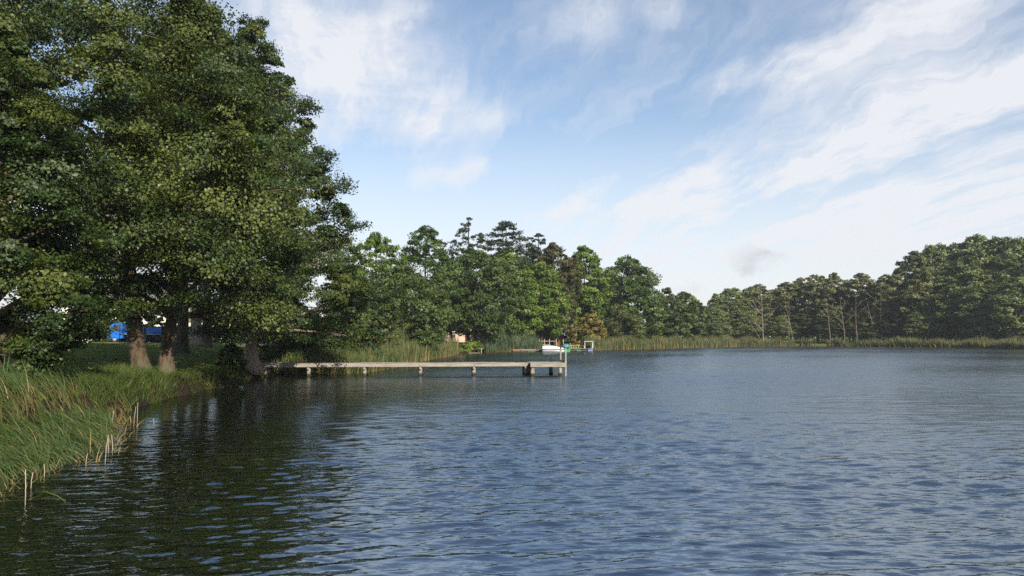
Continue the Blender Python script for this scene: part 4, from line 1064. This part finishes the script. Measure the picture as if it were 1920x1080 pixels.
# ------------------------------------------------------------------ sky, sun, camera
SUN_EL, SUN_AZ = R_(30), R_(152)          # azimuth clockwise from +Y: behind the camera, to the left
def build_world():
    w = bpy.data.worlds.new('World'); SC.world = w; w.use_nodes = True
    nt = NT(w.node_tree); nt.n.clear()
    sky = nt.node('ShaderNodeTexSky', sky_type='NISHITA'); sky.sun_disc = False
    sky.sun_elevation = SUN_EL; sky.sun_rotation = SUN_AZ; sky.air_density = 1.0; sky.dust_density = .35; sky.ozone_density = 1.6
    d = nt.node('ShaderNodeTexCoord').outputs['Generated']
    dn = nt.node('ShaderNodeVectorMath', operation='NORMALIZE', ins={0: d}).outputs[0]
    sp = nt.node('ShaderNodeSeparateXYZ', ins={0: dn}); x, y, z = sp.outputs
    az = nt.math('ARCTAN2', x, y); el = nt.math('ARCSINE', z)
    # cirrus lies on a plane high above: project the direction on it for the streaks
    zz = nt.math('ADD', nt.math('MAXIMUM', z, 0.0), .10)
    pl = nt.node('ShaderNodeCombineXYZ', ins={0: nt.math('DIVIDE', x, zz), 1: nt.math('DIVIDE', y, zz), 2: 0.0}).outputs[0]
    ang = nt.node('ShaderNodeCombineXYZ', ins={0: az, 1: el, 2: 0.0}).outputs[0]
    wn = nt.node('ShaderNodeTexNoise', ins={'Vector': ang, 'Scale': 5.0, 'Detail': 5.0, 'Roughness': .6}).outputs['Color']
    wv = nt.node('ShaderNodeVectorMath', operation='MULTIPLY_ADD', ins={0: wn, 1: (.22, .15, 0), 2: ang}).outputs[0]
    wv = nt.node('ShaderNodeVectorMath', operation='SUBTRACT', ins={0: wv, 1: (.11, .075, 0)}).outputs[0]
    # streak texture, stretched along the wind
    mp = nt.node('ShaderNodeMapping', ins={'Vector': ang, 'Rotation': (0, 0, R_(-22)), 'Scale': (2.2, 13, 1)}).outputs[0]
    st = nt.noise(mp, 1.6, 8, .62, )
    fr = nt.node('ShaderNodeVectorRotate', rotation_type='Z_AXIS', ins={'Vector': pl, 'Angle': R_(-12)}).outputs[0]
    fw = nt.node('ShaderNodeVectorMath', operation='MULTIPLY_ADD', ins={0: wn, 1: (.55, .2, 0), 2: fr}).outputs[0]
    fan = nt.noise(nt.node('ShaderNodeVectorMath', operation='MULTIPLY', ins={0: fw, 1: (2.0, .30, 1)}).outputs[0], 1.6, 8, .62)
    mp2 = nt.node('ShaderNodeMapping', ins={'Vector': pl, 'Rotation': (0, 0, R_(35)), 'Scale': (.5, 1.6, 1)}).outputs[0]
    st2 = nt.noise(mp2, 1.5, 7, .6)
    fl = nt.noise(ang, 9, 8, .6)
    def blob(px, py, a, b, rot, amt, soft=1.0):
        r = ray(px, py).normalized(); u0, v0 = math.atan2(r.x, r.y), math.asin(r.z)
        m_ = nt.node('ShaderNodeVectorMath', operation='SUBTRACT', ins={0: wv, 1: (u0, v0, 0)}).outputs[0]
        m_ = nt.node('ShaderNodeVectorRotate', rotation_type='Z_AXIS', ins={'Vector': m_, 'Angle': -rot}).outputs[0]
        m_ = nt.node('ShaderNodeVectorMath', operation='MULTIPLY', ins={0: m_, 1: (FPX/a, FPX/b, 0)}).outputs[0]
        l = nt.node('ShaderNodeVectorMath', operation='LENGTH', ins={0: m_}).outputs['Value']
        g = nt.maprange(l, 1.0, max(0, 1-soft), 0, 1)
        return nt.math('MULTIPLY', g, amt)
    blobs = [blob(680, 195, 300, 210, R_(8), 1.0), blob(560, 60, 360, 220, R_(-10), 1.0), blob(860, 215, 230, 70, R_(8), .55),
             blob(1085, 30, 130, 90, R_(10), .62), blob(1245, 2, 80, 60, 0, .4), blob(1420, 118, 230, 42, R_(17), .8),
             blob(1650, 265, 700, 130, R_(15), 1.2), blob(1800, 180, 400, 150, R_(15), .45), blob(1230, 330, 230, 42, R_(22), .8), blob(1480, 335, 210, 34, R_(8), .8),
             blob(850, 352, 180, 44, R_(3), .5), blob(1650, 60, 480, 110, R_(20), .85), blob(1550, 440, 900, 190, R_(3), 1.15), blob(760, 420, 300, 50, R_(3), .45),
             blob(1150, 400, 330, 45, R_(8), .6)]
    acc = blobs[0]
    for b in blobs[1:]:
        acc = nt.math('SUBTRACT', nt.math('ADD', acc, b), nt.math('MULTIPLY', nt.math('MULTIPLY', acc, b), .5))
    tex = nt.math('ADD', nt.math('ADD', nt.math('MULTIPLY', st, .25), nt.math('MULTIPLY', fan, .50)), nt.math('MULTIPLY', fl, .25))
    shaped = nt.math('MULTIPLY', acc, nt.maprange(tex, .36, .62, .15, 1.05))
    thin = nt.math('MULTIPLY', nt.math('ADD', nt.math('MULTIPLY', nt.maprange(fan, .42, .70), .8), .18), nt.maprange(el, .95, .42, .15, .72))      # thin cirrus all over the rest of the sky
    hor = nt.math('MULTIPLY', nt.maprange(el, .36, .03), .92)
    cov = nt.math('MAXIMUM', nt.math('ADD', shaped, nt.math('MULTIPLY', thin, .6)), hor)
    cov = nt.math('MULTIPLY', nt.math('MINIMUM', cov, 1.0), .92)
    gb = nt.math('ADD', blob(1425, 498, 60, 18, R_(-12), .7), blob(1285, 527, 60, 18, R_(5), .55))
    gb = nt.math('MULTIPLY', gb, nt.maprange(fl, .35, .6))
    white = (CLOUD[0], CLOUD[1], CLOUD[2])
    skc = nt.node('ShaderNodeVectorMath', operation='MULTIPLY', ins={0: sky.outputs[0], 1: SKYT}).outputs[0]
    col = nt.mix(cov, skc, white)
    col = nt.mix(gb, col, tuple(c*.62 for c in white))
    bg = nt.node('ShaderNodeBackground', ins={'Color': col, 'Strength': SKY_STR})
    out = nt.node('ShaderNodeOutputWorld'); nt.l.new(bg.outputs[0], out.inputs[0])
SKY_STR = .085
CLOUD = (6.7, 6.8, 7.1)
SKYT = (1.16, 1.17, 1.16)
build_world()
sun = bpy.data.lights.new('sun', 'SUN'); sun.energy = 5.0; sun.angle = R_(.6); sun.color = (1.0, .90, .74)
so = link(bpy.data.objects.new('sun', sun))
d = Vector((math.sin(SUN_AZ)*math.cos(SUN_EL), math.cos(SUN_AZ)*math.cos(SUN_EL), math.sin(SUN_EL)))
so.rotation_euler = d.to_track_quat('Z', 'Y').to_euler(); so.location = d*60

cam = bpy.data.cameras.new('camera'); cam.sensor_width = 36; cam.lens = FPX/1920*36; cam.clip_end = 6000; cam.clip_start = .1
co = link(bpy.data.objects.new('camera', cam)); co.location = (0, 0, CAMH); co.rotation_euler = (PI/2 + TILT, 0, 0)
SC.camera = co
SC.view_settings.view_transform = 'Standard'; SC.view_settings.look = 'None'; SC.view_settings.exposure = .64; SC.view_settings.gamma = 1.0
SC.render.engine = 'CYCLES'
cy = SC.cycles
cy.max_bounces = 6; cy.diffuse_bounces = 4; cy.glossy_bounces = 2; cy.transmission_bounces = 3; cy.caustics_reflective = False; cy.caustics_refractive = False
cy.use_denoising = False; cy.sample_clamp_indirect = 4.0; cy.use_adaptive_sampling = True; cy.adaptive_threshold = .02
